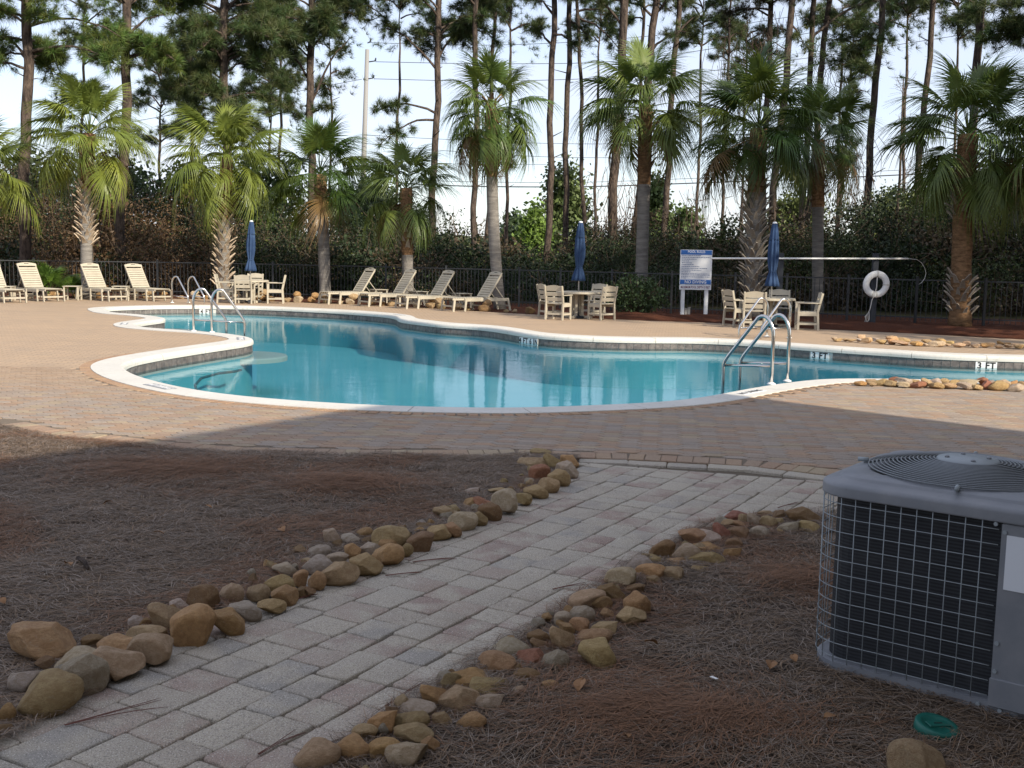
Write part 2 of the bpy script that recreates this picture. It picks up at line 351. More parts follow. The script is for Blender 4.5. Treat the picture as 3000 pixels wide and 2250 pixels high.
def in_poly(pt, poly):
    x, y = pt[0], pt[1]; c = False; n = len(poly); j = n - 1
    for i in range(n):
        xi, yi = poly[i][0], poly[i][1]; xj, yj = poly[j][0], poly[j][1]
        if (yi > y) != (yj > y) and x < (xj - xi) * (y - yi) / (yj - yi) + xi: c = not c
        j = i
    return c
def in_poly_np(P, poly):
    x, y = P[:, 0], P[:, 1]; c = np.zeros(len(P), bool); n = len(poly); j = n - 1
    for i in range(n):
        xi, yi = poly[i][0], poly[i][1]; xj, yj = poly[j][0], poly[j][1]
        if yi != yj:
            cond = ((yi > y) != (yj > y)) & (x < (xj - xi) * (y - yi) / (yj - yi) + xi); c ^= cond
        j = i
    return c
def seg_dist(P, poly, closed=True):
    P = np.atleast_2d(P); best = np.full(len(P), 1e9); n = len(poly)
    for i in range(n if closed else n - 1):
        a = np.array(poly[i][:2]); b = np.array(poly[(i + 1) % n][:2]); d = b - a; L2 = (d * d).sum() or 1e-12
        t = np.clip(((P - a) @ d) / L2, 0, 1); q = a + t[:, None] * d; best = np.minimum(best, np.hypot(*(P - q).T))
    return best
def smooth_closed(pts, step=0.12, passes=6):
    P = np.array([(p[0], p[1]) for p in pts]); out = []
    n = len(P)
    for i in range(n):
        p0, p1, p2, p3 = P[i - 1], P[i], P[(i + 1) % n], P[(i + 2) % n]
        for t in np.linspace(0, 1, 12, endpoint=False):
            out.append(0.5 * ((2 * p1) + (-p0 + p2) * t + (2 * p0 - 5 * p1 + 4 * p2 - p3) * t * t + (-p0 + 3 * p1 - 3 * p2 + p3) * t ** 3))
    O = np.array(out)
    def resamp(O):
        d = np.hypot(*(np.roll(O, -1, 0) - O).T); s = np.concatenate([[0], np.cumsum(d)]); L = s[-1]; k = int(L / step); u = np.linspace(0, L, k, endpoint=False)
        C = np.vstack([O, O[:1]]); return np.stack([np.interp(u, s, C[:, 0]), np.interp(u, s, C[:, 1])], 1)
    O = resamp(O)
    for _ in range(passes): O = 0.5 * O + 0.25 * (np.roll(O, 1, 0) + np.roll(O, -1, 0))
    return resamp(O)
def tess(name, loops, z, mats):
    vv = [[Vector((p[0], p[1], 0)) for p in lp] for lp in loops]
    tris = tessellate_polygon(vv); flat = [(p[0], p[1], z) for lp in loops for p in lp]
    mb = MB(); 
    fs = []
    for t in tris:
        a, b, c = [flat[i] for i in t]
        fs.append(t if (b[0] - a[0]) * (c[1] - a[1]) - (b[1] - a[1]) * (c[0] - a[0]) > 0 else (t[0], t[2], t[1]))
    mb.add(flat, fs); return mb.build(name, mats)
def text_mesh(body, size, ext=0.0008, spacing=1.0, cond=1.0, bold=0.022):
    c = bpy.data.curves.new('txt', 'FONT'); c.body = body; c.size = size; c.align_x = 'CENTER'; c.align_y = 'CENTER'; c.extrude = ext; c.space_character = spacing
    c.resolution_u = 2; c.offset = size * bold
    o = bpy.data.objects.new('txt', c); COL.objects.link(o); bpy.context.view_layer.update()
    me = bpy.data.meshes.new_from_object(o.evaluated_get(bpy.context.evaluated_depsgraph_get()))
    bpy.data.objects.remove(o); bpy.data.curves.remove(c)
    if cond != 1.0:
        for v in me.vertices: v.co.x *= cond
    return me

# ================================================================== SETTING
# ---- pool outline (inner lip of the coping, traced on the deck plane)
POOL_PX = [(1500,1196),(1300,1194),(1100,1188),(900,1177),(700,1160),(560,1140),(450,1115),(390,1095),(364,1078),(364,1068),(407,1053),(520,1033),(633,1016),(723,1003),(748,994),(714,985),(655,977),(588,971),(520,967),(452,962),(411,958),(393,951),(407,946),(452,940),(490,933),(430,924),(384,920),(339,917),(312,909),(316,903),(407,899),(497,897),(633,897),(768,900),(904,906),(1000,911),(1081,917),(1135,922),(1160,927),(1171,935),(1216,941),(1284,949),(1352,953),(1420,958),(1488,968),(1533,976),(1578,981),(1668,987),(1759,991),(1900,994),(2000,994),(2099,997),(2198,1002),(2298,1010),(2397,1017),(2497,1024),(2596,1030),(2696,1037),(2795,1042),(2894,1045),(3000,1048)]
POOL_PX2 = [(3000,1120),(2695,1112),(2497,1110),(2397,1112),(2323,1120),(2248,1130),(2149,1147),(2079,1161),(2000,1172),(1900,1181),(1700,1190)]
pts = [gnd(*p) for p in POOL_PX] + [Vector((10.8, 19.6, 0)), Vector((12.4, 18.6, 0)), Vector((12.3, 16.6, 0)), Vector((10.4, 15.6, 0))] + [gnd(*p) for p in POOL_PX2]
POOL = smooth_closed(pts, 0.11, 14)
area = 0.5 * np.sum(POOL[:, 0] * np.roll(POOL[:, 1], -1) - np.roll(POOL[:, 0], -1) * POOL[:, 1])
if area < 0: POOL = POOL[::-1].copy()
NP_ = len(POOL)
tan = np.roll(POOL, -1, 0) - np.roll(POOL, 1, 0); tan /= np.linalg.norm(tan, axis=1)[:, None]
NRM = np.stack([tan[:, 1], -tan[:, 0]], 1)
def offset_pool(w):
    O = POOL + NRM * w
    bad = seg_dist(O, POOL) < abs(w) * 0.97
    if bad.any() and not bad.all():
        idx = np.arange(NP_); good = idx[~bad]
        for k in (0, 1): O[:, k] = np.interp(idx, np.concatenate([good - NP_, good, good + NP_]), np.tile(O[good, k], 3))
    return O
COPW = 0.46
OUTER = offset_pool(COPW)
HOLE = offset_pool(0.22)
WATER_Z = -0.205

# ---- deck outline
near_px = [(0,1247),(136,1281),(271,1290),(398,1308),(678,1329),(1000,1336),(1292,1338),(1527,1336),(1695,1344),(1840,1348),(2192,1367),(2430,1395)]
DECK_NEAR = [(-26.0, 11.5), (-9.0, 11.3)] + [tuple(gnd(*p)[:2]) for p in near_px] + [(4.4, 7.9), (6.4, 7.3), (22.0, 3.0)]
far_px = [(3000,995),(2646,976),(2372,963),(2200,952),(2060,945),(1900,940),(1700,931),(1560,921),(1450,915),(1250,902),(1050,892),(850,885),(600,876),(300,874),(0,876)]
DECK_FAR = [(24.0, 17.5)] + [tuple(gnd(*p)[:2]) for p in far_px] + [(-30.0, 36.0)]
ground = tess('ground', [[(-1500, -1500), (1500, -1500), (1500, 1500), (-1500, 1500)], [tuple(p) for p in HOLE]], -0.045, 'ground'); tag(ground, kind='structure')
deck = tess('pool_deck', [DECK_NEAR + DECK_FAR, [tuple(p) for p in HOLE]], 0.0, 'deck'); tag(deck, kind='structure')

# ---- pool basin, coping sections, waterline tiles
mb = MB()
wallo = POOL + NRM * 0.03
def strip(mb, A, z0, B, z1):
    n = len(A); vs = [(a[0], a[1], z0) for a in A] + [(b[0], b[1], z1) for b in B]
    mb.add(vs, [(i, (i + 1) % n, n + (i + 1) % n, n + i) for i in range(n)])
mb.cur = 1; strip(mb, wallo, 0.0, wallo, -0.285)
mb.cur = 0; strip(mb, wallo, -0.285, wallo, -1.05)
fl = tessellate_polygon([[Vector((p[0], p[1], 0)) for p in wallo]])
def floor_z(x, y): return -1.05 - 0.35 * max(0.0, min(1.0, (6.0 - x) / 6.0))
mb.add([(p[0], p[1], -1.05) for p in wallo], [tuple(t) for t in fl])
basin = mb.build('pool_basin', ['plaster', 'grout'], None, True); tag(basin, kind='structure')
water = tess('pool_water', [[tuple(p) for p in wallo]], WATER_Z, 'water'); tag(water, kind='structure')
# submerged entry benches round the peninsula tips
def disc(c, r, z, name):
    mb = MB(); mb.prism([(c[0] + r * math.cos(a), c[1] + r * math.sin(a)) for a in np.linspace(0, 2 * PI, 28, endpoint=False)], z - 0.10, z, 0.03)
    o = mb.build(name, 'step', basin); return o
t1 = gnd(735, 994); disc((t1.x - 0.15, t1.y - 0.05), 0.85, -0.30, 'entry_bench')
t2 = gnd(484, 934); disc((t2.x - 0.1, t2.y), 0.95, -0.30, 'entry_bench')

TRIM = NT('step_trim_tile').fin((0.035, 0.115, 0.145), 0.6)
for nm, px in (('step_trim', [(575, 1146), (572, 1128), (590, 1108), (640, 1094), (690, 1088), (706, 1084)]),):
    mb = MB(); mb.tube([gnd(x, y, -0.40) for x, y in px], 0.022, 6); mb.build(nm, TRIM, basin, True)
prof = [(0.03, -0.09), (0.0, -0.085), (0.0, -0.040), (0.008, -0.016), (0.022, 0.002), (0.050, 0.014), (COPW, 0.014), (COPW, -0.04)]
SEC = 12
i = 0
def coping_section(i0, i1):
    mb = MB(); ring = []
    idx = [k % NP_ for k in range(i0, i1 + 1)]
    for q, k in enumerate(idx):
        # leave a thin joint at both ends
        f = 0.03 if q == 0 else (0.97 if q == len(idx) - 1 else None)
        def at(off, kk=k):
            base = POOL[kk] + (OUTER[kk] - POOL[kk]) * (off / COPW); return base
        for off, z in prof:
            p = at(off)
            if q == 0: p = p + (at(off, idx[1]) - p) * 0.05
            if q == len(idx) - 1: p = p + (at(off, idx[-2]) - p) * 0.05
            ring.append((p[0], p[1], z))
    n = len(prof); fs = []
    for q in range(len(idx) - 1):
        for j in range(n - 1): fs.append((q * n + j, (q + 1) * n + j, (q + 1) * n + j + 1, q * n + j + 1))
    fs.append(tuple(range(n))); fs.append(tuple(reversed(range((len(idx) - 1) * n, len(idx) * n))))
    mb.add(ring, fs); o = mb.build('coping_section', 'coping', basin, False)
    return o
i = 0
while i < NP_:
    j = min(i + SEC, NP_)
    if NP_ - j < 5: j = NP_
    coping_section(i, j); i = j

# depth markers: (pixel of the marker centre on the wall, text)
MARK = []
for px, txt in (((602, 908), '4 FT'), ((1567, 996), '4 FT 6 IN'), ((2432, 1032), '3 FT'), ((2868, 1062), '3 FT')):
    p = gnd(px[0], px[1], -0.14); k = int(np.argmin(np.hypot(POOL[:, 0] - p.x, POOL[:, 1] - p.y))); MARK.append((k, txt))
# arc length
seg = np.hypot(*(np.roll(POOL, -1, 0) - POOL).T); S = np.concatenate([[0], np.cumsum(seg)]); LEN = S[-1]
def at_s(s):
    s = s % LEN; k = int(np.searchsorted(S, s, 'right') - 1) % NP_; f = (s - S[k]) / seg[k]
    p = POOL[k] * (1 - f) + POOL[(k + 1) % NP_] * f; nn = NRM[k] * (1 - f) + NRM[(k + 1) % NP_] * f; nn = nn / np.linalg.norm(nn); return p, nn
TW = 0.147; nt = int(LEN / 0.157); pitch_t = LEN / nt
tb = MB(); tb.box((0, 0, 0), (TW, 0.010, TW), None, 0.004); tile_me = tb.mesh('tile', 'tile')
mark_rng = [(S[k], 0.19 if txt != '4 FT 6 IN' else 0.34) for k, txt in MARK]
cands = []
for q in range(nt):
    s = (q + 0.5) * pitch_t
    if any(abs((s - ms + LEN / 2) % LEN - LEN / 2) < hw + 0.04 for ms, hw in mark_rng): continue
    p, nn = at_s(s); pos = np.array([p[0], p[1]]) + nn * 0.024
    tocam = np.array([0, 0]) - pos; vis = (-nn) @ (tocam / np.linalg.norm(tocam)); rat = abs(pos[0] / pos[1])
    score = vis / np.linalg.norm(pos) if rat < 0.5 else -1
    cands.append((score, pos, nn))
cands.sort(key=lambda c: -c[0])
rest = MB()
for r_, (sc, pos, nn) in enumerate(cands):
    ang = math.atan2(nn[1], nn[0]) - PI / 2
    if r_ < 290 and sc > 0:
        o = link('waterline_tile', tile_me, basin); o.location = (pos[0], pos[1], -0.172); o.rotation_euler = (0, 0, ang)
    else:
        rest.box((pos[0], pos[1], -0.172), (TW, 0.010, TW), Matrix.Rotation(ang, 3, 'Z'))
tag(rest.build('waterline_tiles', 'tile', basin), kind='stuff')
for k, txt in MARK:
    p, nn = at_s(S[k]); ang = math.atan2(nn[1], nn[0]) - PI / 2; hw = 0.34 if '6' in txt else 0.19
    mb = MB()
    for q in range(4 if '6' in txt else 2):
        nq = 4 if '6' in txt else 2; w_ = 2 * hw / nq; mb.box((-hw + w_ * (q + .5), 0, 0), (w_ - 0.004, 0.012, TW), None, 0.002)
    o = mb.build('depth_marker', 'marker', basin); o.location = (p[0] + nn[0] * 0.020, p[1] + nn[1] * 0.020, -0.172); o.rotation_euler = (0, 0, ang)
    me = text_mesh(txt, 0.165, 0.0006, 1.12, 0.95, 0.035); me.materials.append(M['black'])
    t = link('lettering', me, o); t.location = (0, -0.0075, 0); t.rotation_euler = (R(90), 0, 0)
# NO DIVING plates set in the coping top
for (x0, y0), flip, dark in (((413, 1136), 0, 1), ((2215, 1152), 0, 0), ((690, 992), 0, 1), ((347, 948), 0, 1), ((1190, 922), 0, 1)):
    p = gnd(x0, y0, 0.014); k = int(np.argmin(np.hypot(POOL[:, 0] - p.x, POOL[:, 1] - p.y))); nn = NRM[k]
    c = POOL[k] + nn * 0.24; ang = math.atan2(nn[1], nn[0]) - PI / 2
    mb = MB(); mb.box((0, 0, 0), (0.62, 0.15, 0.004)); o = mb.build('warning_plate', 'greyprint' if dark else 'marker', basin)
    o.location = (c[0], c[1], 0.0165); o.rotation_euler = (0, 0, ang)
    me = text_mesh('NO DIVING', 0.125, 0.0006, 1.0, 0.9); me.materials.append(M['marker' if dark else 'black']); t = link('lettering', me, o); t.location = (0, 0, 0.0032); t.rotation_euler = (0, 0, PI)

# ---- near deck pavers: elongated hexagons
hx, hw_, tip = 0.119, 0.0575, 0.056
HEXP = [(-hx, 0), (-hx + tip, -hw_), (hx - tip, -hw_), (hx, 0), (hx - tip, hw_), (-hx + tip, hw_)]
hexm = []
for v in range(3):
    mb = MB(); mb.prism(HEXP, -0.02, 0.0, 0.0035); hexm.append(mb.mesh('paver', 'deck_paver'))
PCOL = [(0.39, 0.295, 0.215), (0.36, 0.30, 0.245), (0.345, 0.30, 0.255), (0.40, 0.28, 0.19), (0.37, 0.27, 0.20), (0.40, 0.33, 0.235), (0.335, 0.295, 0.255), (0.36, 0.31, 0.26)]
ca, sa = math.cos(R(-8)), math.sin(R(-8))
cx_, cy_ = [], []
cols_ = []
cand = []
for i in range(-75, 75):
    for j in range(-75, 75):
        u = i * (2 * hx - tip + 0.0062); v = j * (2 * hw_ + 0.0062) + (i % 2) * (hw_ + 0.0031)
        x = u * ca - v * sa; y = 11.5 + u * sa + v * ca
        if y > 15.3 or y < 8.2 or abs(x) > 0.52 * y + 0.3: continue
        cand.append((x, y))
C_ = np.array(cand)
ok = in_poly_np(C_, DECK_NEAR + DECK_FAR) & ~in_poly_np(C_, OUTER)
C_ = C_[ok]
C_ = C_[(seg_dist(C_, DECK_NEAR[1:-1], False) > 0.315) & (seg_dist(C_, OUTER[::2]) > 0.185)]
order = np.argsort(np.hypot(C_[:, 0], C_[:, 1]))
stuffV, stuffF, stuffC = [], [], []
base = np.array(hexm[0].vertices.__len__() and [v.co[:] for v in hexm[0].vertices]); faces = [tuple(p.vertices) for p in hexm[0].polygons]
mbst = MB(); pst = []
for r_, k in enumerate(order):
    x, y = C_[k]; col = random.choice(PCOL); tb_ = max(0, min(.8, (y - 11.8) / 3.2)) if x < 1.5 else 0; col = tuple(a_ * (1 - tb_) + b_ * tb_ for a_, b_ in zip(col, (0.415, 0.305, 0.205))); f = random.uniform(0.88, 1.08); col = tuple(c * f for c in col)
    if r_ < 290:
        o = link('paver', hexm[r_ % 3], deck); o.location = (x, y, 0.0085 + random.uniform(-.0012, .0012)); o.rotation_euler = (random.gauss(0, .004), random.gauss(0, .004), R(-8) + random.gauss(0, .01)); o.color = (*col, 1)
    else:
        zz = 0.0085 + random.uniform(-.0012, .0012)
        mbst.add([(x + b[0] * ca - b[1] * sa, y + b[0] * sa + b[1] * ca, zz + b[2]) for b in base], faces); pst += [col] * len(base)
# header course along the coping
sO = np.hypot(*(np.roll(OUTER, -1, 0) - OUTER).T)
acc = 0.0
for k in range(NP_):
    p, q = OUTER[k], OUTER[(k + 1) % NP_]
    if p[1] > 17.5: continue
    acc += np.hypot(*(q - p))
    if acc < 0.112: continue
    acc = 0
    c = p + NRM[k] * 0.075; a = math.atan2(NRM[k][1], NRM[k][0]); rot = Matrix.Rotation(a, 3, 'Z')
    n0 = len(mbst.V); mbst.box((c[0], c[1], -0.001), (0.15, 0.104, 0.016), rot, 0.004)
    col = random.choice([(0.42, 0.27, 0.165), (0.40, 0.265, 0.17), (0.44, 0.29, 0.17)]); f = random.uniform(.85, 1.1); pst += [tuple(c_ * f for c_ in col)] * (len(mbst.V) - n0)
o = mbst.build('pavers', 'deck_paver_stuff', deck); tag(o, kind='stuff')
a = o.data.color_attributes.new('pcol', 'FLOAT_COLOR', 'POINT'); cc = np.ones((len(pst), 4), np.float32); cc[:, :3] = np.array(pst); a.data.foreach_set('color', cc.ravel())
# border course along the planting bed and path
bp = [Vector((p[0], p[1], 0)) for p in DECK_NEAR[2:-1]]
acc = 0.0; BW = 0.137
bm_ = MB(); bm_.box((0, 0, 0), (BW - 0.004, 0.25, 0.075), None, 0.005); bmesh_me = bm_.mesh('border_paver', 'deck_paver')
cum = [0.0]
for a_, b_ in zip(bp[:-1], bp[1:]): cum.append(cum[-1] + (b_ - a_).length)
def bp_at(q):
    i_ = max(0, min(len(bp) - 2, int(np.searchsorted(cum, q, 'right') - 1))); return bp[i_].lerp(bp[i_ + 1], (q - cum[i_]) / (cum[i_ + 1] - cum[i_]))
for q in range(int(cum[-1] / BW)):
    s0, s1 = bp_at(q * BW - .06 if q else 0), bp_at((q + 1) * BW + .06); d = (s1 - s0).normalized(); nrm = Vector((-d.y, d.x, 0)); c = bp_at((q + .5) * BW) + nrm * 0.13
    o = link('border_paver', bmesh_me, deck); o.location = (c.x, c.y, -0.026 + random.uniform(-.002, .002)); o.rotation_euler = (0, 0, math.atan2(d.y, d.x) + random.gauss(0, .012))
    col = random.choice([(0.41, 0.30, 0.205), (0.38, 0.265, 0.185), (0.42, 0.345, 0.235), (0.37, 0.28, 0.205)]); o.color = (*col, 1)

# ---- path of tumbled pavers
g2 = lambda *p: tuple(gnd(*p)[:2])
PL = [(-2.15, 1.6), (-1.86, 3.3), g2(200, 2085), g2(480, 1885), g2(830, 1705), g2(1040, 1625), g2(1300, 1560), g2(1500, 1472), g2(1645, 1392), g2(1692, 1347)]
PR = [(-1.30, 1.6), g2(900, 2244), g2(1120, 2092), g2(1350, 1960), g2(1600, 1800), g2(1850, 1650), g2(2050, 1542), g2(2400, 1500), (3.3, 7.0), (5.0, 5.9)]
TOP = [DECK_NEAR[10], DECK_NEAR[11], DECK_NEAR[12], DECK_NEAR[13], (4.4, 7.9), (6.0, 7.4)]
PATH = PL + TOP + PR[::-1]
path = tess('garden_path', [PATH], -0.018, 'sand'); tag(path, kind='structure')
def clip(poly, a, b, off):
    # keep the part right of a->b (below the border), at least off away from it
    dx, dy = b[0] - a[0], b[1] - a[1]; L = math.hypot(dx, dy); nx, ny = dy / L, -dx / L
    f = lambda p: (p[0] - a[0]) * nx + (p[1] - a[1]) * ny - off
    out = []
    for i in range(len(poly)):
        p, q = poly[i], poly[(i + 1) % len(poly)]; fp, fq = f(p), f(q)
        if fp >= 0: out.append(p)
        if (fp >= 0) != (fq >= 0):
            t = fp / (fp - fq); out.append((p[0] + (q[0] - p[0]) * t, p[1] + (q[1] - p[1]) * t))
    return out
def rounded(poly, r=0.016):
    out = []; n = len(poly)
    for i in range(n):
        p0, p, p1 = Vector(poly[i - 1]), Vector(poly[i]), Vector(poly[(i + 1) % n])
        a = (p0 - p); b = (p1 - p); ra = min(r, a.length * .35); rb = min(r, b.length * .35)
        if a.length < 1e-6 or b.length < 1e-6: continue
        A = p + a.normalized() * ra; B = p + b.normalized() * rb; mid = (A + B + p * 1.1) / 3.1
        out += [tuple(A), tuple(mid), tuple(B)]
    return out
def bowed(poly, rnd):
    # tumbled stones: sides slightly bowed and chipped
    out = []; n = len(poly)
    for i in range(n):
        p, q = Vector(poly[i]), Vector(poly[(i + 1) % n]); out.append(tuple(p)); d = q - p
        if d.length > 0.12:
            nn = Vector((d.y, -d.x)).normalized()
            for f in (0.33, 0.67): out.append(tuple(p + d * f + nn * rnd.uniform(-0.005, 0.0035)))
    return out
ROSE = [(0.33, 0.24, 0.195), (0.30, 0.215, 0.175), (0.41, 0.365, 0.295), (0.31, 0.285, 0.25), (0.37, 0.315, 0.25), (0.44, 0.385, 0.305), (0.35, 0.27, 0.215), (0.34, 0.30, 0.25), (0.40, 0.35, 0.28)]
prnd = random.Random(5)
def path_piece(poly):
    cx = sum(p[0] for p in poly) / len(poly); cy = sum(p[1] for p in poly) / len(poly)
    loc = [(p[0] - cx, p[1] - cy) for p in poly]
    mb = MB(); mb.prism(rounded(bowed(loc, prnd), 0.014), -0.05, 0.0, 0.007)
    o = mb.build('paver', 'path_paver', path, True); o.location = (cx, cy, 0.004 + prnd.uniform(-.003, .0035)); o.rotation_euler = (prnd.gauss(0, .009), prnd.gauss(0, .009), 0)
    o.color = (*prnd.choice(ROSE), 1)
TH = R(60); av = (math.cos(TH), math.sin(TH)); bv = (-math.sin(TH), math.cos(TH))
HB = 0.17
b0 = -7.4; rw_ = 0.2
while b0 < 4.4:
    b0 += rw_; rw_ = prnd.choice([0.172, 0.205, 0.205, 0.24]); s = -2.0 + prnd.uniform(0, .2)
    while s < 12.5:
        L = prnd.choice([0.18, 0.205, 0.205, 0.24, 0.24, 0.31]); g = 0.0026
        jit = lambda: prnd.uniform(-.006, .006)
        quad = []
        for (ss, bb) in ((s + g, b0 + g), (s + L - g, b0 + g), (s + L - g, b0 + rw_ - g), (s + g, b0 + rw_ - g)):
            ss += jit(); bb += jit(); quad.append((ss * av[0] + bb * bv[0], ss * av[1] + bb * bv[1]))
        s += L
        c = (sum(q[0] for q in quad) / 4, sum(q[1] for q in quad) / 4)
        if abs(c[0]) > c[1] * 0.53 + 0.2 or c[1] < 2.9: continue
        if not (in_poly(c, PATH) or (seg_dist(np.array([c]), PATH)[0] < 0.09 and c[1] < 8.2)): continue
        if c[0] > 2.9: continue
        for a_, b_ in zip(TOP[:-1], TOP[1:]): quad = clip(quad, a_, b_, HB + 0.006) if len(quad) > 2 else quad
        if len(quad) < 3: continue
        ar = abs(sum(quad[k][0] * quad[(k + 1) % len(quad)][1] - quad[(k + 1) % len(quad)][0] * quad[k][1] for k in range(len(quad)))) / 2
        if ar < 0.0012: continue
        path_piece(quad)
for a_, b_ in zip(TOP[:-1], TOP[1:]):
    A, B = Vector(a_), Vector(b_); d = (B - A); L = d.length; d.normalize(); n_ = Vector((d.y, -d.x)); s = 0.0
    k = max(1, round(L / 0.29)); w_ = L / k
    for q in range(k):
        if (A + d * (s + w_ / 2)).x > 3.2: break
        path_piece([tuple(A + d * (s + .004) + n_ * .008), tuple(A + d * (s + .004) + n_ * HB), tuple(A + d * (s + w_ - .004) + n_ * HB), tuple(A + d * (s + w_ - .004) + n_ * .008)]); s += w_

# ---- pine straw beds
BEDL = [(-12, 1.2), (-12, 11.4)] + DECK_NEAR[1:11] + PL[::-1] + [(-2.4, 1.2)]
BEDR = [(-1.25, 1.2)] + PR + [(5.4, 5.0), (4.6, 1.2)]
def bed_h(x, y):
    h = 0.012 + 0.022 * (mnoise.noise(Vector((x * 1.3, y * 1.3, 0))) + 0.5) + 0.012 * mnoise.noise(Vector((x * 5, y * 5, 3)))
    for cx, cy, rx, ry, a in MOUNDS: h += a * math.exp(-((x - cx) / rx) ** 2 - ((y - cy) / ry) ** 2)
    return h
m1 = gnd(1030, 1435); m2 = gnd(1950, 2130); m3 = gnd(2350, 1720)
MOUNDS = [(m1.x, m1.y, 0.55, 0.45, 0.05), (m2.x, m2.y, 0.40, 0.30, 0.035), (m3.x, m3.y, .3, .35, .03), (-2.6, 8.2, 0.8, 0.5, 0.03)]
def bed(name, poly, step=0.07):
    xs = np.array([p[0] for p in poly]); ys = np.array([p[1] for p in poly])
    nx = int((xs.max() - xs.min()) / step); ny = int((ys.max() - ys.min()) / step)
    G = np.stack(np.meshgrid(np.linspace(xs.min(), xs.max(), nx), np.linspace(ys.min(), ys.max(), ny), indexing='ij'), -1).reshape(-1, 2)
    ins = in_poly_np(G, poly); dist = seg_dist(G, poly)
    keep = ins | (dist < 0.06)
    keep &= np.abs(G[:, 0]) < 0.6 * np.abs(G[:, 1]) + 2.0
    hs = np.array([bed_h(x, y) if k else 0 for (x, y), k in zip(G, keep)])
    edge = np.clip(np.where(ins, dist, 0) / 0.12, 0, 1); z = -0.03 + edge * (0.03 + hs)
    idm = -np.ones(len(G), int); idm[keep] = np.arange(keep.sum())
    V = np.column_stack([G, z])[keep]; q = []
    for i in range(nx - 1):
        for j in range(ny - 1):
            ids = [idm[i * ny + j], idm[(i + 1) * ny + j], idm[(i + 1) * ny + j + 1], idm[i * ny + j + 1]]
            if min(ids) >= 0: q.append(ids)
    o = np_mesh(name, V, q, 'bed'); o.data.polygons.foreach_set('use_smooth', [True] * len(q)); tag(o, kind='structure'); return o
bed('planting_bed', BEDL); bed('planting_bed', BEDR)

def straw(name, poly, n, ybias, seed, extra=()):
    rg = np.random.default_rng(seed); P = []
    tot = 0
    while tot < n:
        Y = 2.6 + (10.4 - 2.6) * rg.random(n * 2) ** ybias; X = (rg.random(n * 2) * 2 - 1) * (0.52 * Y + 0.2); Q = np.column_stack([X, Y])
        Q = Q[rg.random(len(Q)) < (0.52 * Q[:, 1] + .2) / 5.6 * 1.0 + 0.25]
        Q = Q[in_poly_np(Q, poly)]; P.append(Q); tot += len(Q)
    P = np.vstack(P)[:n]
    for (cx, cy, rx, ry, k) in extra:
        P = np.vstack([P, np.column_stack([rg.normal(cx, rx, k), rg.normal(cy, ry, k)])])
    P = P[in_poly_np(P, poly)]
    n = len(P)
    nz = np.array([[mnoise.noise(Vector((x * 1.6, y * 1.6, 7))), mnoise.noise(Vector((x * 1.1, y * 1.1, 20))), mnoise.noise(Vector((x * 3.1, y * 3.1, 31)))] for x, y in P])
    fresh = np.clip(nz[:, 1] * 1.6 - 0.05, 0, .45)
    for (cx, cy, rx, ry, k) in extra: fresh = np.maximum(fresh, np.exp(-((P[:, 0] - cx) / rx / 1.4) ** 2 - ((P[:, 1] - cy) / ry / 1.4) ** 2))
    isf = rg.random(n) < fresh * 0.85
    ang = nz[:, 0] * 5 + rg.normal(0, 0.9, n) + 0.2
    ang = np.where(isf, nz[:, 0] * 3.0 + 0.15 + rg.normal(0, .75, n), ang)
    L = np.where(isf, rg.uniform(.07, .21, n), rg.uniform(.04, .18, n)); bend = rg.normal(0, .35, n)
    bend = np.where(isf, bend * .45, bend * 1.0)
    dist = np.hypot(P[:, 0], P[:, 1]); w = 0.0006 + 0.00015 * dist * rg.uniform(.6, 1.2, n)
    z0 = np.array([bed_h(x, y) for x, y in P]) + rg.uniform(0.0, 0.014, n) + np.where(isf, rg.uniform(0, .012, n), 0)
    lift = rg.normal(0.0, 0.10, n)
    segs = []; pos = P.copy(); a = ang.copy()
    pts3 = []
    for k in range(4):
        t = k / 3 - 0.5
        aa = ang + bend * t * 2; pts3.append(np.column_stack([P[:, 0] + L * t * np.cos(ang + bend * t), P[:, 1] + L * t * np.sin(ang + bend * t), z0 + lift * L * t + 0.005 * (1 - 4 * t * t)]))
    px_, py_ = -np.sin(ang), np.cos(ang)
    V = np.zeros((n, 8, 3))
    for k in range(4):
        wk = w * (1.0 if 0 < k < 3 else 0.5)
        off = np.column_stack([px_ * wk, py_ * wk, np.zeros(n)]); V[:, 2 * k] = pts3[k] - off; V[:, 2 * k + 1] = pts3[k] + off
    bi = np.arange(n)[:, None] * 8
    Q = np.concatenate([np.stack([bi + 2 * k, bi + 2 * k + 1, bi + 2 * k + 3, bi + 2 * k + 2], -1).reshape(n, 4) for k in range(3)])
    g = rg.uniform(0.55, 1.25, (n, 1)); grey = np.array([[0.275, 0.218, 0.173]]); red = np.array([[0.222, 0.115, 0.062]]); dark = np.array([[0.120, 0.082, 0.053]])
    mixf = rg.random((n, 1)); gc = np.where(mixf < 0.34, dark, grey) ; gc = np.where((mixf > .72), np.array([[0.235, 0.155, 0.095]]), gc)
    col = np.where(isf[:, None], red * rg.uniform(.45, 1.25, (n, 1)), gc * g)
    o = np_mesh(name, V.reshape(-1, 3), Q, 'needles', np.repeat(col, 8, 0)); tag(o, kind='stuff'); return o
s1 = straw('pine_straw', BEDL, 110000, 0.85, 3, [(m1.x, m1.y, .33, .26, 3500), (-2.6, 8.2, .5, .3, 1500)])
tag(s1, 'weathered grey and rust pine straw covering the wide bed left of the path', 'pine straw')
s2 = straw('pine_straw', BEDR, 56000, 1.0, 4, [(m2.x, m2.y, .35, .16, 4000), (m3.x, m3.y, .2, .22, 1500)])
tag(s2, 'brown pine straw heaped in the bed around the air conditioner', 'pine straw')

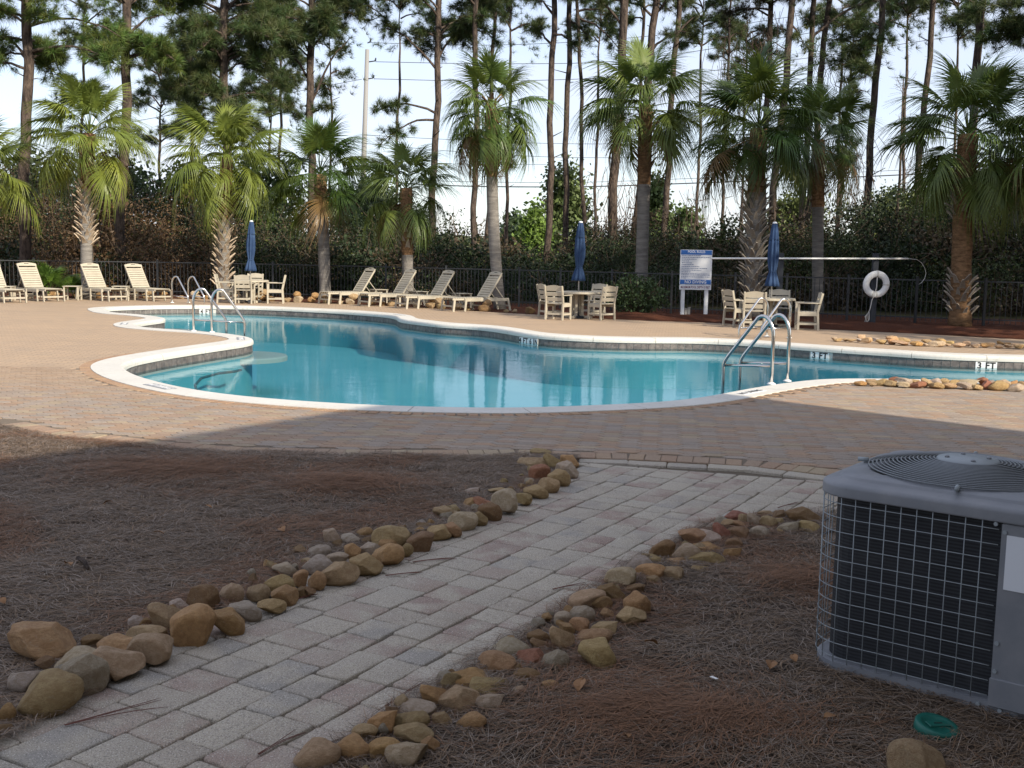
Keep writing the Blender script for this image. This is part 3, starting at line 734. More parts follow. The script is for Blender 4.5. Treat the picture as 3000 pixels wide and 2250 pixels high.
# ---- far mulch strip and woodland floor edge
FAR_B = [tuple(gnd(x, y)[:2]) for x, y in ((3300, 950), (2700, 935), (2000, 912), (1300, 886), (600, 862), (0, 862))]
mul = tess('mulch_strip', [DECK_FAR + [(-30, 42)] + [(p[0], p[1] + 1.2) for p in FAR_B[::-1]] + [(24, 30)]], 0.004, 'mulch'); tag(mul, kind='structure')
# heaped straw lip along the right part of the strip
mb = MB(); lip = [gnd(x, y) for x, y in ((1700, 930), (1900, 938), (2060, 943), (2200, 950), (2372, 961), (2500, 967), (2646, 974), (2800, 982), (3000, 993), (3200, 1003))]
rg = random.Random(9); vs = []; K = 14
fine = []
for a_, b_ in zip(lip[:-1], lip[1:]):
    for f in np.linspace(0, 1, 9, endpoint=False): fine.append(a_.lerp(b_, f))
for q, p in enumerate(fine):
    for k in range(K):
        t = k / (K - 1); z = 0.16 * (math.sin(PI * min(1, t * 1.15) ** 0.8) if t < 0.87 else 0.0) * (0.8 + 0.5 * mnoise.noise(Vector((p.x * 1.2, t * 2, 1)))) * (1 if q > 6 else q / 7) + 0.02 * mnoise.noise(Vector((p.x * 6, t * 12, 4)))
        d = Vector((0.17, 0.985, 0)) * (t * 2.6); vs.append((p.x + d.x, p.y + 0.05 + d.y, max(0.0, z) + 0.006))
mb.add(vs, [(q * K + k, (q + 1) * K + k, (q + 1) * K + k + 1, q * K + k + 1) for q in range(len(fine) - 1) for k in range(K - 1)])
tag(mb.build('mulch_mound', 'mulch', None, True), kind='structure')

# ================================================================== CLUBHOUSE (outside the frame, its shadow lies over the foreground)
def clubhouse():
    c0 = Vector((6.95, 9.25)); e1 = Vector((-0.58, -0.815)).normalized(); e2 = Vector((0.70, -0.71)).normalized()
    rt = thing('clubhouse', 'pale stucco clubhouse with a grey metal roof beside the air conditioner', 'building', (c0.x, c0.y, 0))
    L1, L2, ev = 17.0, 14.0, 5.0
    P = lambda a, b, z: (e1.x * a + e2.x * b, e1.y * a + e2.y * b, z)
    ov = 0.45
    mb = MB(); q = [P(ov, ov, -0.04), P(L1, ov, -0.04), P(L1, L2, -0.04), P(ov, L2, -0.04)]; qt = [(x, y, ev - 0.2) for x, y, z in q]
    mb.add(q + qt, [(0, 1, 5, 4), (1, 2, 6, 5), (2, 3, 7, 6), (3, 0, 4, 7), (4, 5, 6, 7)]); mb.build('wall', 'stucco', rt)
    mb = MB(); e = [P(0, 0, ev - .2), P(L1 + .4, 0, ev - .2), P(L1 + .4, L2 + .4, ev - .2), P(0, L2 + .4, ev - .2)]; e2_ = [(x, y, ev) for x, y, z in e]
    rr = [P(7, 7, ev + 1.0), P(L1 - 7, 7, ev + 1.0), P(L1 - 7, L2 - 6.6, ev + 1.0), P(7, L2 - 6.6, ev + 1.0)]
    mb.add(e + e2_ + rr, [(3, 2, 1, 0), (0, 1, 5, 4), (1, 2, 6, 5), (2, 3, 7, 6), (3, 0, 4, 7), (4, 5, 9, 8), (5, 6, 10, 9), (6, 7, 11, 10), (7, 4, 8, 11), (8, 9, 10, 11)]); mb.build('roof', 'roof', rt)
    ux = Vector(P(1, 0, 0)); un = -Vector(P(0, 1, 0))
    for a in (2.2, 5.0, 12.0):
        c = Vector(P(a, ov, 1.7)) + un * 0.03; rot = Matrix((ux, un, Vector((0, 0, 1)))).transposed()
        mb = MB(); mb.box(c, (1.1, 0.08, 1.5), rot); w = mb.build('window', 'white', rt)
        mb = MB(); mb.box(c + un * 0.03, (0.95, 0.06, 1.35), rot); mb.build('pane', 'glass', w)
clubhouse()

# ================================================================== ROCKS
rock_mesh = []
def make_rocks():
    for v in range(12):
        rr = random.Random(100 + v); bm = bmesh.new(); bmesh.ops.create_icosphere(bm, subdivisions=4, radius=1.0)
        cuts = [(Vector((rr.gauss(0, 1), rr.gauss(0, 1), rr.gauss(0, 1))).normalized(), rr.uniform(0.55, 0.88)) for _ in range(5 + v % 7)]
        off = Vector((rr.uniform(0, 50), rr.uniform(0, 50), rr.uniform(0, 50)))
        for vert in bm.verts:
            p = vert.co.copy()
            e = 2.6; sq = (abs(p.x) ** e + abs(p.y) ** e + abs(p.z) ** e) ** (-1 / e); p *= 0.55 + 0.45 * sq
            for n, d in cuts:
                h = p.dot(n)
                if h > d: p -= n * (h - d) * 0.985
            p *= 1 + 0.08 * mnoise.noise(p * 1.3 + off) + 0.04 * mnoise.noise(p * 3.5 + off) + 0.016 * mnoise.noise(p * 9 + off) + 0.008 * mnoise.noise(p * 22 + off)
            vert.co = p
        me = bpy.data.meshes.new('river_rock'); bm.to_mesh(me); bm.free(); me.materials.append(M['rock'])
        me.polygons.foreach_set('use_smooth', [True] * len(me.polygons)); rock_mesh.append(me)
make_rocks()
RC = {'o': (0.44, 0.275, 0.125), 'y': (0.39, 0.29, 0.145), 't': (0.47, 0.345, 0.20), 'w': (0.56, 0.46, 0.325), 'g': (0.40, 0.345, 0.265), 'b': (0.25, 0.16, 0.075), 'r': (0.31, 0.145, 0.085)}
RW = {'o': 'orange-tan', 'y': 'ochre yellow', 't': 'light tan', 'w': 'cream streaked', 'g': 'grey-green', 'b': 'dark brown', 'r': 'rusty red'}
rk = random.Random(77)
def rock(px, py, w, h, code, where, group, zoff=0.0):
    """px,py centre, w,h size in photo pixels; stands on the ground"""
    base = gnd(px, py + h * 0.40)
    Sx = F / base.length * 1.0; dist = (base - CAM).length; S = F / dist
    wm = w / S; hm = h / S
    hm = max(min(hm * 1.02, wm * 1.05), 0.05)
    dep = min(max(wm * rk.uniform(.7, 1.0), 0.06), 0.34)
    o = link('river_rock', rk.choice(rock_mesh))
    rot = rk.uniform(-.5, .5)
    o.scale = (wm * 0.60, dep * 0.58, hm * 0.60)
    o.location = (base.x, base.y + dep * 0.30, hm * 0.36 + 0.012 + zoff); o.rotation_euler = (rk.uniform(-.15, .15), rk.uniform(-.2, .2), rot)
    c = RC[code]; f = min(rk.uniform(1.35, 1.75), .72 / c[0]); o.color = (c[0] * f, c[1] * f * rk.uniform(.92, 0.99), c[2] * f * rk.uniform(.85, 1.1), 1)
    sz = 'large ' if wm > .185 else ('small ' if wm < .105 else ''); shp = 'upright ' if h > .82 * w else ('flat ' if h < .47 * w else '')
    tag(o, f'{sz}{shp}{RW[code]} river rock {where}', 'rock', group); return o
LEFT3 = [(250,615,380,215,'o'),(35,1080,110,220,'o'),(310,1005,370,230,'y'),(180,885,220,150,'g'),(575,850,270,260,'g'),(540,745,280,130,'w'),(800,780,310,200,'t'),(810,640,240,115,'o'),(1085,675,290,190,'t'),(1055,560,265,115,'t'),(970,460,145,105,'g'),(1175,440,275,200,'y'),(1280,345,145,95,'w'),(1375,505,270,265,'o'),(1460,305,210,190,'b'),(1625,450,230,180,'o'),(1650,250,155,140,'t'),(1755,375,205,135,'g'),(1850,240,135,110,'y'),(1945,340,180,80,'y'),(1995,190,200,150,'y'),(2040,260,170,145,'o'),(2165,225,100,75,'b'),(2165,120,100,130,'o'),(2045,65,150,90,'w'),(660,600,130,60,'b'),(300,755,110,60,'b')]
LEFT2 = [(60,1165,130,160,'o'),(10,1260,80,60,'b'),(220,1120,260,170,'y'),(420,1060,235,145,'y'),(590,985,215,145,'o'),(70,1060,200,120,'g'),(70,960,170,90,'g'),(225,1010,150,75,'w'),(170,845,130,130,'w'),(310,865,140,70,'g'),(330,955,120,100,'o'),(465,930,145,95,'w'),(615,850,240,150,'y'),(600,900,120,70,'o'),(735,945,100,90,'y'),(735,825,80,60,'y'),(850,890,190,130,'b'),(830,805,75,50,'o'),(850,750,100,50,'g'),(970,810,190,110,'y'),(1075,790,140,105,'o'),(1160,730,195,135,'w'),(1020,660,150,95,'y'),(1280,705,120,105,'y'),(1362,655,165,140,'b'),(1490,590,200,185,'w'),(1440,505,160,60,'y'),(1300,590,150,70,'r'),(1230,500,130,65,'g'),(1620,565,140,90,'y'),(1710,505,165,100,'y'),(1805,455,145,105,'y'),(1740,365,145,120,'r'),(1685,290,200,75,'y'),(1620,265,60,40,'w'),(1825,280,135,115,'y'),(1750,210,150,40,'y'),(1880,400,150,135,'y'),(1960,270,140,90,'o'),(1935,340,180,130,'w'),(1670,430,65,55,'w'),(1610,470,70,50,'b')]
RIGHT4 = [(300,1310,290,150,'t'),(560,1250,250,130,'o'),(800,1265,200,120,'o'),(960,1290,260,170,'w'),(1125,1225,120,70,'o'),(660,1140,160,100,'t'),(790,1060,200,170,'o'),(1000,1140,260,110,'y'),(990,1055,210,110,'y'),(1020,965,260,90,'g'),(850,980,90,110,'b'),(1140,870,200,150,'o'),(1320,890,270,160,'t'),(1565,910,185,135,'w'),(1435,1055,205,105,'o'),(1210,1040,130,100,'y'),(1430,755,265,120,'o'),(1540,825,270,115,'y'),(1605,640,250,140,'o'),(1845,600,210,115,'r'),(1710,530,235,105,'g'),(1910,440,150,110,'b'),(1910,500,130,60,'b'),(2065,430,175,245,'t'),(2030,620,170,155,'g'),(1830,735,170,100,'b'),(1785,860,120,60,'t'),(2010,815,150,95,'o')]
RIGHT7 = [(330,720,100,90,'w'),(445,765,130,90,'o'),(600,780,175,100,'t'),(520,845,220,90,'o'),(565,960,225,210,'y'),(765,705,190,100,'t'),(810,615,150,165,'o'),(610,690,90,40,'o'),(455,690,140,110,'g'),(500,605,220,110,'t'),(635,550,170,120,'b'),(725,460,200,125,'w'),(805,525,120,60,'b'),(915,425,200,100,'o'),(920,470,120,75,'y'),(835,370,160,110,'g'),(940,340,110,60,'y'),(1050,435,160,90,'y'),(1050,360,150,40,'o'),(990,275,140,120,'b'),(1130,290,170,110,'w'),(1215,395,100,50,'t'),(1260,325,210,90,'y'),(1275,260,190,50,'o'),(1190,185,190,105,'o'),(1255,195,190,80,'w'),(1350,150,110,110,'r'),(1435,285,110,90,'o'),(1450,230,110,70,'b'),(1380,105,130,50,'y'),(1480,105,100,60,'o'),(1485,165,130,80,'b'),(1450,50,165,70,'r'),(1570,75,110,90,'w'),(1640,35,90,50,'y'),(1675,95,110,80,'y'),(1620,160,130,80,'g'),(1735,40,100,80,'b'),(1885,50,215,110,'b'),(1800,120,140,85,'g'),(1745,160,60,30,'y'),(1935,130,140,80,'y')]
GL = 'river rocks edging the wide straw bed'; GR = 'river rocks edging the air conditioner bed'
WL = 'edging the wide pine straw bed along the path'; WR = 'edging the air conditioner bed along the path'
for (x, y, w, h, c) in LEFT3:
    X, Y = x / 2.458, 1650 + y / 2.458; wl = WL
    if w == 380: wl = 'lying alone in the pine straw, largest beside the path'
    rock(X, Y, w / 2.458, h / 2.458, c, wl, GL)
for (x, y, w, h, c) in LEFT2: rock(900 + x / 2.552, 1250 + y / 2.552, w / 2.552, h / 2.552, c, WL, GL)
for (x, y, w, h, c) in RIGHT4: rock(800 + x / 2.458, 1700 + y / 2.458, w / 2.458, h / 2.458, c, WR, GR)
for (x, y, w, h, c) in RIGHT7: rock(1500 + x / 2.212, 1500 + y / 2.212, w / 2.212, h / 2.212, c, WR, GR)
# small fillers wedged between the border stones
for line, where, grp, sgn in ((PL[1:-1], WL, GL, -1), (PR[1:-2], WR, GR, 1)):
    for a_, b_ in zip(line[:-1], line[1:]):
        A, B = Vector(a_), Vector(b_); d = B - A; n_ = Vector((d.y, -d.x)).normalized() * sgn
        for q in range(int(d.length / 0.10)):
            p = A + d * rk.random() + n_ * rk.uniform(0.04, 0.26); s = rk.uniform(.024, .058)
            o = link('river_rock', rk.choice(rock_mesh)); o.scale = (s, s * rk.uniform(.7, 1), s * .7); o.location = (p.x, p.y, 0.03); o.rotation_euler = (rk.random(), rk.random(), rk.random() * 6)
            code = rk.choice('oytgb'); c = RC[code]; f = min(rk.uniform(1.2, 1.6), .7 / c[0]); o.color = (c[0] * f, c[1] * f, c[2] * f, 1); tag(o, f"pebble-sized {RW[code]} stone among larger rocks {where}", 'rock', grp)
o = rock(2694, 2262, 122, 92, 'y', 'lying by the green valve lid', None)
FARROW = [(20,150,60,40),(70,165,90,30),(150,165,70,30),(215,170,100,35),(330,135,110,80),(310,170,70,40),(410,175,120,60),(500,170,90,45),(575,185,110,50),(690,155,120,75),(680,185,90,60),(810,205,180,40),(825,168,120,45),(980,210,120,45),(1110,190,120,55),(1080,220,60,30),(1215,215,160,50),(1265,190,110,60),(1340,225,70,30),(1370,205,90,40),(1465,225,130,45),(1560,215,90,55),(1660,230,90,40),(1755,225,100,50),(1840,220,80,40),(1930,240,90,40),(1950,205,90,40),(2050,240,110,40),(2030,210,80,30),(2120,220,90,40),(2170,245,90,35),(2230,240,90,40)]
NEARROW = [(325,665,125,50),(445,640,130,50),(440,670,110,45),(575,655,140,70),(690,670,140,60),(715,620,100,45),(840,685,130,55),(850,645,180,60),(990,685,160,65),(1085,660,120,100),(925,640,140,40),(1190,640,130,70),(1205,690,150,65),(1300,645,120,60),(1350,695,160,55),(1425,665,120,70),(1470,640,100,40),(1560,700,170,65),(1610,650,190,60),(1670,710,120,55),(1750,640,110,80),(1785,690,110,90),(1840,650,70,50),(1930,700,190,95),(1990,660,130,70),(2120,715,150,85),(2100,660,110,55),(2190,690,80,80),(2260,690,110,80)]
for (x, y, w, h) in FARROW: rock(2440 + x / 3.95, 960 + y / 3.95 - 3, w / 3.95, h / 3.95, rk.choice('yyottwg'), 'on the far coping of the shallow end', 'river rocks along the far side of the shallow end', 0.01)
for (x, y, w, h) in NEARROW: rock(2440 + x / 3.95, 960 + y / 3.95, w / 3.95, h / 3.95, rk.choice('yyottwgr'), 'on the near coping of the shallow end', 'river rocks along the near side of the shallow end', 0.01)
# rocks holding the far bed
fp = [gnd(x, y) for x, y in ((-10, 877), (150, 875.5), (300, 875), (450, 875.5), (600, 877), (720, 880.5), (850, 886), (980, 890), (1100, 895), (1250, 903), (1400, 912), (1500, 917.5), (1600, 922.5))]
for a_, b_ in zip(fp[:-1], fp[1:]):
    n = max(2, int((b_ - a_).length / 0.42))
    for q in range(n):
        p = a_.lerp(b_, (q + rk.uniform(0, .8)) / n); s = rk.uniform(.10, .22)
        for lay in range(2 if rk.random() < .45 else 1):
            o = link('river_rock', rk.choice(rock_mesh)); o.scale = (s, s * .7, s * .62); o.location = (p.x + lay * rk.uniform(-.1, .1), p.y + 0.15 + lay * .14, s * .45 + lay * s * .75); o.rotation_euler = (rk.uniform(-.2, .2), rk.uniform(-.2, .2), rk.uniform(0, 6))
            code = rk.choice('yyottwob'); c = RC[code]; f = rk.uniform(.8, 1.1); o.color = (c[0] * f, c[1] * f, c[2] * f, 1)
            tag(o, f'{RW[code]} river rock in the low border behind the deck furniture', 'rock', 'river rocks bordering the fence bed')

# ================================================================== AIR CONDITIONER
def air_conditioner():
    u = Vector((0.79, -0.613, 0)).normalized(); ang = math.atan2(u.y, u.x)
    rt = thing('air_conditioner', 'grey outdoor air conditioner with wire guard and round fan grille on straw bed', 'air conditioner', (1.275, 4.43, 0.0), ang)
    W_ = 0.96; cr = 0.16
    def rrect(ins, n=7, r=cr):
        out = []
        x0, x1 = ins, W_ - ins; rr = max(r - ins * .6, 0.02)
        for cx, cy, a0 in ((x0 + rr, x0 + rr, PI), (x1 - rr, x0 + rr, 1.5 * PI), (x1 - rr, x1 - rr, 0), (x0 + rr, x1 - rr, .5 * PI)):
            for k in range(n): a = a0 + k / (n - 1) * PI / 2; out.append((cx + rr * math.cos(a), cx * 0 + cy + rr * math.sin(a)))
        return out
    def ringstack(levels, capb=True, capt=True):
        mb = MB(); n = None; vs = []
        for ins, z in levels:
            r = rrect(ins); n = len(r); vs += [(x, y, z) for x, y in r]
        fs = [(k * n + i, k * n + (i + 1) % n, (k + 1) * n + (i + 1) % n, (k + 1) * n + i) for k in range(len(levels) - 1) for i in range(n)]
        if capb: fs.append(tuple(range(n - 1, -1, -1)))
        if capt: fs.append(tuple((len(levels) - 1) * n + i for i in range(n)))
        return mb.add(vs, fs)
    ringstack([(0.012, 0.0), (0.0, 0.012), (0.0, 0.062), (0.012, 0.066)]).build('base_pan', 'enamel', rt)
    ringstack([(0.045, 0.066), (0.045, 0.775)]).build('coil', 'coil', rt)
    # top cover with the fan opening: outer rounded square to inner circle
    c = W_ / 2; n = 28
    outer = lambda ins: rrect(ins)
    lv = [(0.0, 0.768), (-0.010, 0.770), (-0.0125, 0.773), (-0.0125, 0.777), (-0.0115, 0.808), (-0.0105, 0.814), (-0.005, 0.821), (0.003, 0.825), (0.010, 0.827), (0.048, 0.836), (0.052, 0.838), (0.058, 0.846), (0.062, 0.848), (0.095, 0.853)]
    vs = []; nn = 28
    for ins, z in lv: vs += [(x, y, z) for x, y in rrect(ins)]
    R0 = 0.405
    last = rrect(0.095)
    circ = []
    for (x, y) in last:
        a = math.atan2(y - c, x - c); circ.append(a)
    for (r_, z) in ((R0 + 0.01, 0.858), (R0, 0.846), (R0 - 0.005, 0.74)): vs += [(c + r_ * math.cos(a), c + r_ * math.sin(a), z) for a in circ]
    rows = len(lv) + 3
    fs = [(k * nn + i, k * nn + (i + 1) % nn, (k + 1) * nn + (i + 1) % nn, (k + 1) * nn + i) for k in range(rows - 1) for i in range(nn)]
    mb = MB(); mb.add(vs, fs); top = mb.build('top_cover', 'enamel', rt, True)
    mb = MB(); mb.lathe([(R0 - .008, 0.0), (R0 - .008, 0.004)], 28, None, (c, c, 0.776)); mb.build('fan_well_shade', 'opening_shade', rt)  # black disc stands in for the shaded inside below the fan
    # fan blades below the grille
    for k in range(3):
        a = k * 2 * PI / 3 + .4; mb = MB()
        pts = []
        for r_ in (0.07, 0.20, 0.33):
            for da, dz in ((-.38, -.022), (.38, .022)): pts.append((c + r_ * math.cos(a + da), c + r_ * math.sin(a + da), 0.805 + dz))
        mb.add(pts, [(0, 1, 3, 2), (2, 3, 5, 4)]); mb.build('fan_blade', 'fanwire', rt)
    dome = lambda r_: 0.862 + 0.052 * (1 - (r_ / 0.40) ** 2)
    r_ = 0.135
    while r_ < 0.405:
        mb = MB(); pts = [(c + r_ * math.cos(a), c + r_ * math.sin(a), dome(r_)) for a in np.linspace(0, 2 * PI, 49)]; mb.tube(pts, 0.0034, 5, False); mb.build('grille_ring', 'fanwire', rt, True); r_ += 0.0165
    for k in range(8):
        a = k * PI / 4 + 0.18; mb = MB(); mb.tube([(c + q * math.cos(a), c + q * math.sin(a), dome(q) - 0.006) for q in np.linspace(0.10, 0.425, 7)], 0.0042, 6); mb.build('grille_spoke', 'fanwire', rt, True)
        if k % 2 == 0:
            mb = MB(); mb.tube([(c + 0.405 * math.cos(a), c + .405 * math.sin(a), .866), (c + .450 * math.cos(a), c + .450 * math.sin(a), .864)], 0.010, 8); mb.build('grille_clip', 'wire', rt, True)
    mb = MB(); mb.lathe([(0.0, 0.906), (0.125, 0.900), (0.128, 0.905), (0.122, 0.913), (0.0, 0.918)], 28, None, (c, c, 0)); hub = mb.build('motor_cap', 'wire', rt, True)
    for k in range(4):
        a = k * PI / 2 + .5; mb = MB(); mb.lathe([(0.010, 0), (0.010, .006), (0.005, .009)], 8, None, (c + .085 * math.cos(a), c + .085 * math.sin(a), .914)); mb.build('bolt', 'enamel', hub)
    # wire guard: verticals and horizontals, wrapping front and left side (panel at right front)
    PX = 0.735
    def guard_path():
        r = rrect(-0.006, 9); pts = r
        # order: corner(0,0) arc first, then (1,0)... rotate so the run goes from back-left round the front-left corner to the panel
        return pts
    arc = rrect(-0.006, 9)[:9]           # left side to front, round corner (0,0)
    line = [(-0.006, y) for y in np.linspace(W_ - .10, cr + .02, 9)] + arc + [(x, -0.006) for x in np.linspace(cr + .02, PX, 10)]
    d = [0]
    for p, q in zip(line[:-1], line[1:]): d.append(d[-1] + math.hypot(q[0] - p[0], q[1] - p[1]))
    for k in range(12):
        z = 0.085 + k * 0.0595; mb = MB(); mb.tube([(x, y, z + 0.0025) for x, y in line], 0.0019, 5); mb.build('guard_wire', 'wire', rt, True)
    s = 0.0
    k = 0
    while s <= d[-1]:
        i = max(0, min(len(d) - 2, int(np.searchsorted(d, s) - 1))); f = (s - d[i]) / (d[i + 1] - d[i]); x = line[i][0] + (line[i + 1][0] - line[i][0]) * f; y = line[i][1] + (line[i + 1][1] - line[i][1]) * f
        mb = MB(); mb.tube([(x, y, 0.066), (x, y, 0.772)], 0.0021, 5); mb.build('guard_wire', 'wire', rt, True); s += 0.0615
    # service panel at the right front corner
    mb = MB(); mb.box(((PX + W_) / 2 + .012, 0.02, 0.42), (W_ - PX + .005, 0.05, 0.70), None, 0.006); pan = mb.build('service_panel', 'enamel', rt)
    mb = MB(); mb.box(((PX + W_) / 2 + .012, -0.007, 0.105), (W_ - PX + .012, 0.012, 0.115), None, 0.004); mb.build('lower_panel', 'enamel', rt)
    mb = MB(); mb.box((PX + 0.02 + .085, -0.0072, 0.62), (0.15, 0.003, 0.21)); mb.build('rating_label', 'sticker', rt)
    for (x, z) in ((PX + .022, .735), (PX + .022, .30), (PX + .022, .19), (PX - .012, .762), (PX + .05, .04), (PX - .03, .045)):
        mb = MB(); mb.tube([(x, -0.004, z), (x, -0.012, z)], 0.008, 8); mb.build('screw', 'wire', rt)
    mb = MB(); mb.box((c, c, -0.02), (W_ + .02, W_ + .02, 0.05), None, .01); mb.build('mounting_pad', 'sand', rt)
    return rt
air_conditioner()
# grass straws caught in the guard are part of the litter: bundles lying about
def needle_bundle(px, py, length_px, ang_deg, name='pine_needle_bundle', where='lying on the grey path', n=3):
    p = gnd(px, py, 0.006); S = F / (p - CAM).length; L = length_px / S; rr = random.Random(int(px))
    rt = thing(name, f'long rust pine needle bundle {where}', 'pine needles', (p.x, p.y, 0.012), R(ang_deg), 'fallen pine needle bundles')
    for k in range(n):
        b = rr.uniform(-.25, .25); mb = MB(); mb.tube([(L * t, b * L * t * t * 0.6 + 0.004 * k, 0.004 * math.sin(PI * t)) for t in np.linspace(0, 1, 7)], [0.0016] * 6 + [0.0006], 4); mb.build('needle', NEED, rt, True)
tN = NT('rust_needle'); NEED = tN.fin((0.13, 0.045, 0.03), 0.6)
for (px, py, l, a) in ((1130, 2075, 200, 62), (1760, 1795, 160, 38), (1620, 1730, 120, 30), (2090, 1545, 150, 25), (190, 2130, 260, 36), (760, 2215, 170, 60), (1210, 1650, 130, 25), (860, 1765, 90, 55), (2000, 1600, 120, 20), (2280, 1490, 110, 40), (950, 2190, 130, 40), (1130, 1690, 110, 20)):
    needle_bundle(px, py, l, a)
# green valve lid, half sunk in the straw
p = gnd(2746, 2136, 0.03)
rt = thing('valve_lid', 'round green plastic valve box lid sunk in pine straw', 'valve cover', (p.x, p.y, 0.046)); rt.rotation_euler = (R(9), R(5), 0.3)
mb = MB(); mb.lathe([(0.080, -0.05), (0.080, 0.0), (0.076, 0.005), (0.058, 0.005), (0.055, 0.002), (0.0, 0.003)], 28); mb.build('rim', 'lid', rt, True)
mb = MB(); mb.box((0, 0, 0.005), (0.09, 0.035, 0.006), None, .002); mb.build('embossed_panel', 'lid', rt)
mb = MB(); mb.box((0.0, 0.0, 0.0085), (0.035, 0.004, 0.002)); mb.build('slot_shade', 'opening_shade', rt)  # solid black strip imitates the shade of a slot
# twig in the wide bed
p = gnd(228, 1640, 0.03); q = gnd(258, 1672, 0.03)
mb = MB(); mb.tube([p + Vector((0, 0, .012)), p.lerp(q, .5) + Vector((0.01, 0, .02)), q + Vector((0, 0, .012))], [0.011, 0.013, 0.008], 7); o = mb.build('twig', 'bark', None, True); tag(o, 'short dark pine twig lying on the wide straw bed', 'twig')

# ================================================================== LADDERS
def ladder(a_px, b_px, sgn, reach, hgt, label, twist=0.0):
    A = gnd(*a_px); B = gnd(*b_px); d = (B - A); d.z = 0; ctr = (A + B) / 2; half = 0.25; e = d.normalized(); pr = Vector((-e.y, e.x, 0)) * sgn
    pr = Matrix.Rotation(R(twist), 3, 'Z') @ pr
    rt = thing('pool_ladder', label, 'ladder', (ctr.x, ctr.y, 0.014), 0, 'stainless pool ladders')
    h = hgt
    # rail profile in (reach s, height z)
    P = [(0, 0), (0, h * .62)]
    cx, cz, rr_ = 0.17, h * .70, 0.17
    P += [(cx - rr_ * math.cos(t), cz + (h - cz) * math.sin(t)) for t in np.linspace(0, PI * .62, 9)]
    P += [(reach - 0.06, h * .36), (reach - .015, h * .28), (reach, h * .19), (reach, 0), (reach, -0.9)]
    for s in (-1, 1):
        o_ = e * (half * s); mb = MB(); mb.tube([o_ + pr * q + Vector((0, 0, z)) for q, z in P], 0.0255, 12); mb.build('rail', 'steel', rt, True)
        mb = MB(); mb.tube([o_ + pr * 0.0 + Vector((0, 0, h * .27)), o_ + pr * reach + Vector((0, 0, h * .22))], 0.019, 10); mb.build('brace', 'steel', rt, True)
        mb = MB(); mb.lathe([(0.060, 0), (0.058, 0.012), (0.035, 0.024), (0.023, 0.03)], 18, None, (o_.x, o_.y, 0)); mb.build('base_plate', 'white', rt, True)
    for z in (-0.40, -0.70):
        mb = MB(); mb.beam(e * -half + pr * reach + Vector((0, 0, z)), e * half + pr * reach + Vector((0, 0, z)), 0.08, 0.03, (0, 0, 1), .01); mb.build('tread', 'steel', rt)
ladder((2253, 1130), (2312, 1119), 1, 0.74, 0.93, 'polished steel pool ladder on the sunlit coping near the air conditioner')
ladder((2245, 988), (2313, 992), -1, 0.70, 0.84, 'polished steel pool ladder across the water in front of a patio table', -38)
ladder((564, 972), (625, 976), 1, 0.66, 0.88, 'polished steel pool ladder on the curved peninsula of the coping', -42)
ladder((502, 888.5), (555, 888), -1, 0.62, 0.82, 'polished steel pool ladder on the far coping in front of the loungers', 35)

# ================================================================== FURNITURE
def make_lounger():
    rt = thing('lounge_chair', 'x', 'lounge chair')
    for s in (-1, 1):
        mb = MB(); mb.beam((-0.98, s * .30, .335), (0.62, s * .30, .335), .035, .095, (0, 0, 1), .008); mb.build('side_rail', 'lumber', rt)
        mb = MB(); mb.beam((0.55, s * .27, .352), (1.02, s * .27, .352), .03, .05, (0, 0, 1), .006); mb.build('foot_rail', 'lumber', rt)
        for x, lean in ((-0.93, -.10), (-0.10, .0), (0.57, .05), (0.98, .04)):
            mb = MB(); mb.beam((x, s * .325, .37 if x < .9 else .335), (x + lean, s * .325, 0), .035, .07, (1, 0, 0), .008); mb.build('leg', 'lumber', rt)
    for x in (-0.98, -0.08, 0.60, 0.985):
        mb = MB(); mb.beam((x, -.31, .15), (x, .31, .15), .03, .05, (0, 0, 1), .006); mb.build('stretcher', 'lumber', rt)
    x = -0.17
    while x < 1.04:
        mb = MB(); mb.box((x, 0, .392), (.068, .57 if x < .55 else .55, .02), None, .005); mb.build('seat_slat', 'lumber', rt); x += .0815
    # backrest
    a = R(56); bx = Vector((-math.cos(a), 0, math.sin(a))); nb = Vector((math.sin(a), 0, math.cos(a))); o0 = Vector((-0.24, 0, .405))
    rot = Matrix((bx, Vector((0, 1, 0)), bx.cross(Vector((0, 1, 0))))).transposed()
    for s in (-1, 1):
        mb = MB(); mb.box(o0 + bx * .41 + Vector((0, s * .285, 0)), (.84, .035, .055), rot, .006); mb.build('back_rail', 'lumber', rt)
    for k in range(9):
        mb = MB(); mb.box(o0 + bx * (.035 + k * .0835) + nb * .012, (.070, .55, .020), rot, .004); mb.build('back_slat', 'lumber', rt)
    mb = MB(); n = 11; vs = []
    for q in range(n):
        y = -.31 + .62 * q / (n - 1); t = .86 + .055 * math.cos(PI * y / .66)
        for b, d in ((.785, 0.0), (t, 0.0), (t, .028), (.785, .028)):
            p = o0 + bx * b + nb * d; vs.append((p.x, y, p.z))
    fs = [(q * 4 + j, (q + 1) * 4 + j, (q + 1) * 4 + (j + 1) % 4, q * 4 + (j + 1) % 4) for q in range(n - 1) for j in range(4)] + [(0, 1, 2, 3), tuple((n - 1) * 4 + j for j in (3, 2, 1, 0))]
    mb.add(vs, fs); tr = mb.build('top_slat', 'lumber', rt)
    mb = MB(); mb.box(o0 + bx * .872 + nb * .026, (.022, .15, .012), rot, .004); mb.build('hand_hole_shade', 'opening_shade', tr)  # dark block on the slat, painted shade of a hand hole
    for s in (-1, 1):
        mb = MB(); mb.beam(o0 + bx * .45 + Vector((0, s * .24, -.02)), (-.86, s * .24, .33), .025, .035, (0, 1, 0), .004); mb.build('prop', 'lumber', rt)
    return rt
proto = make_lounger()
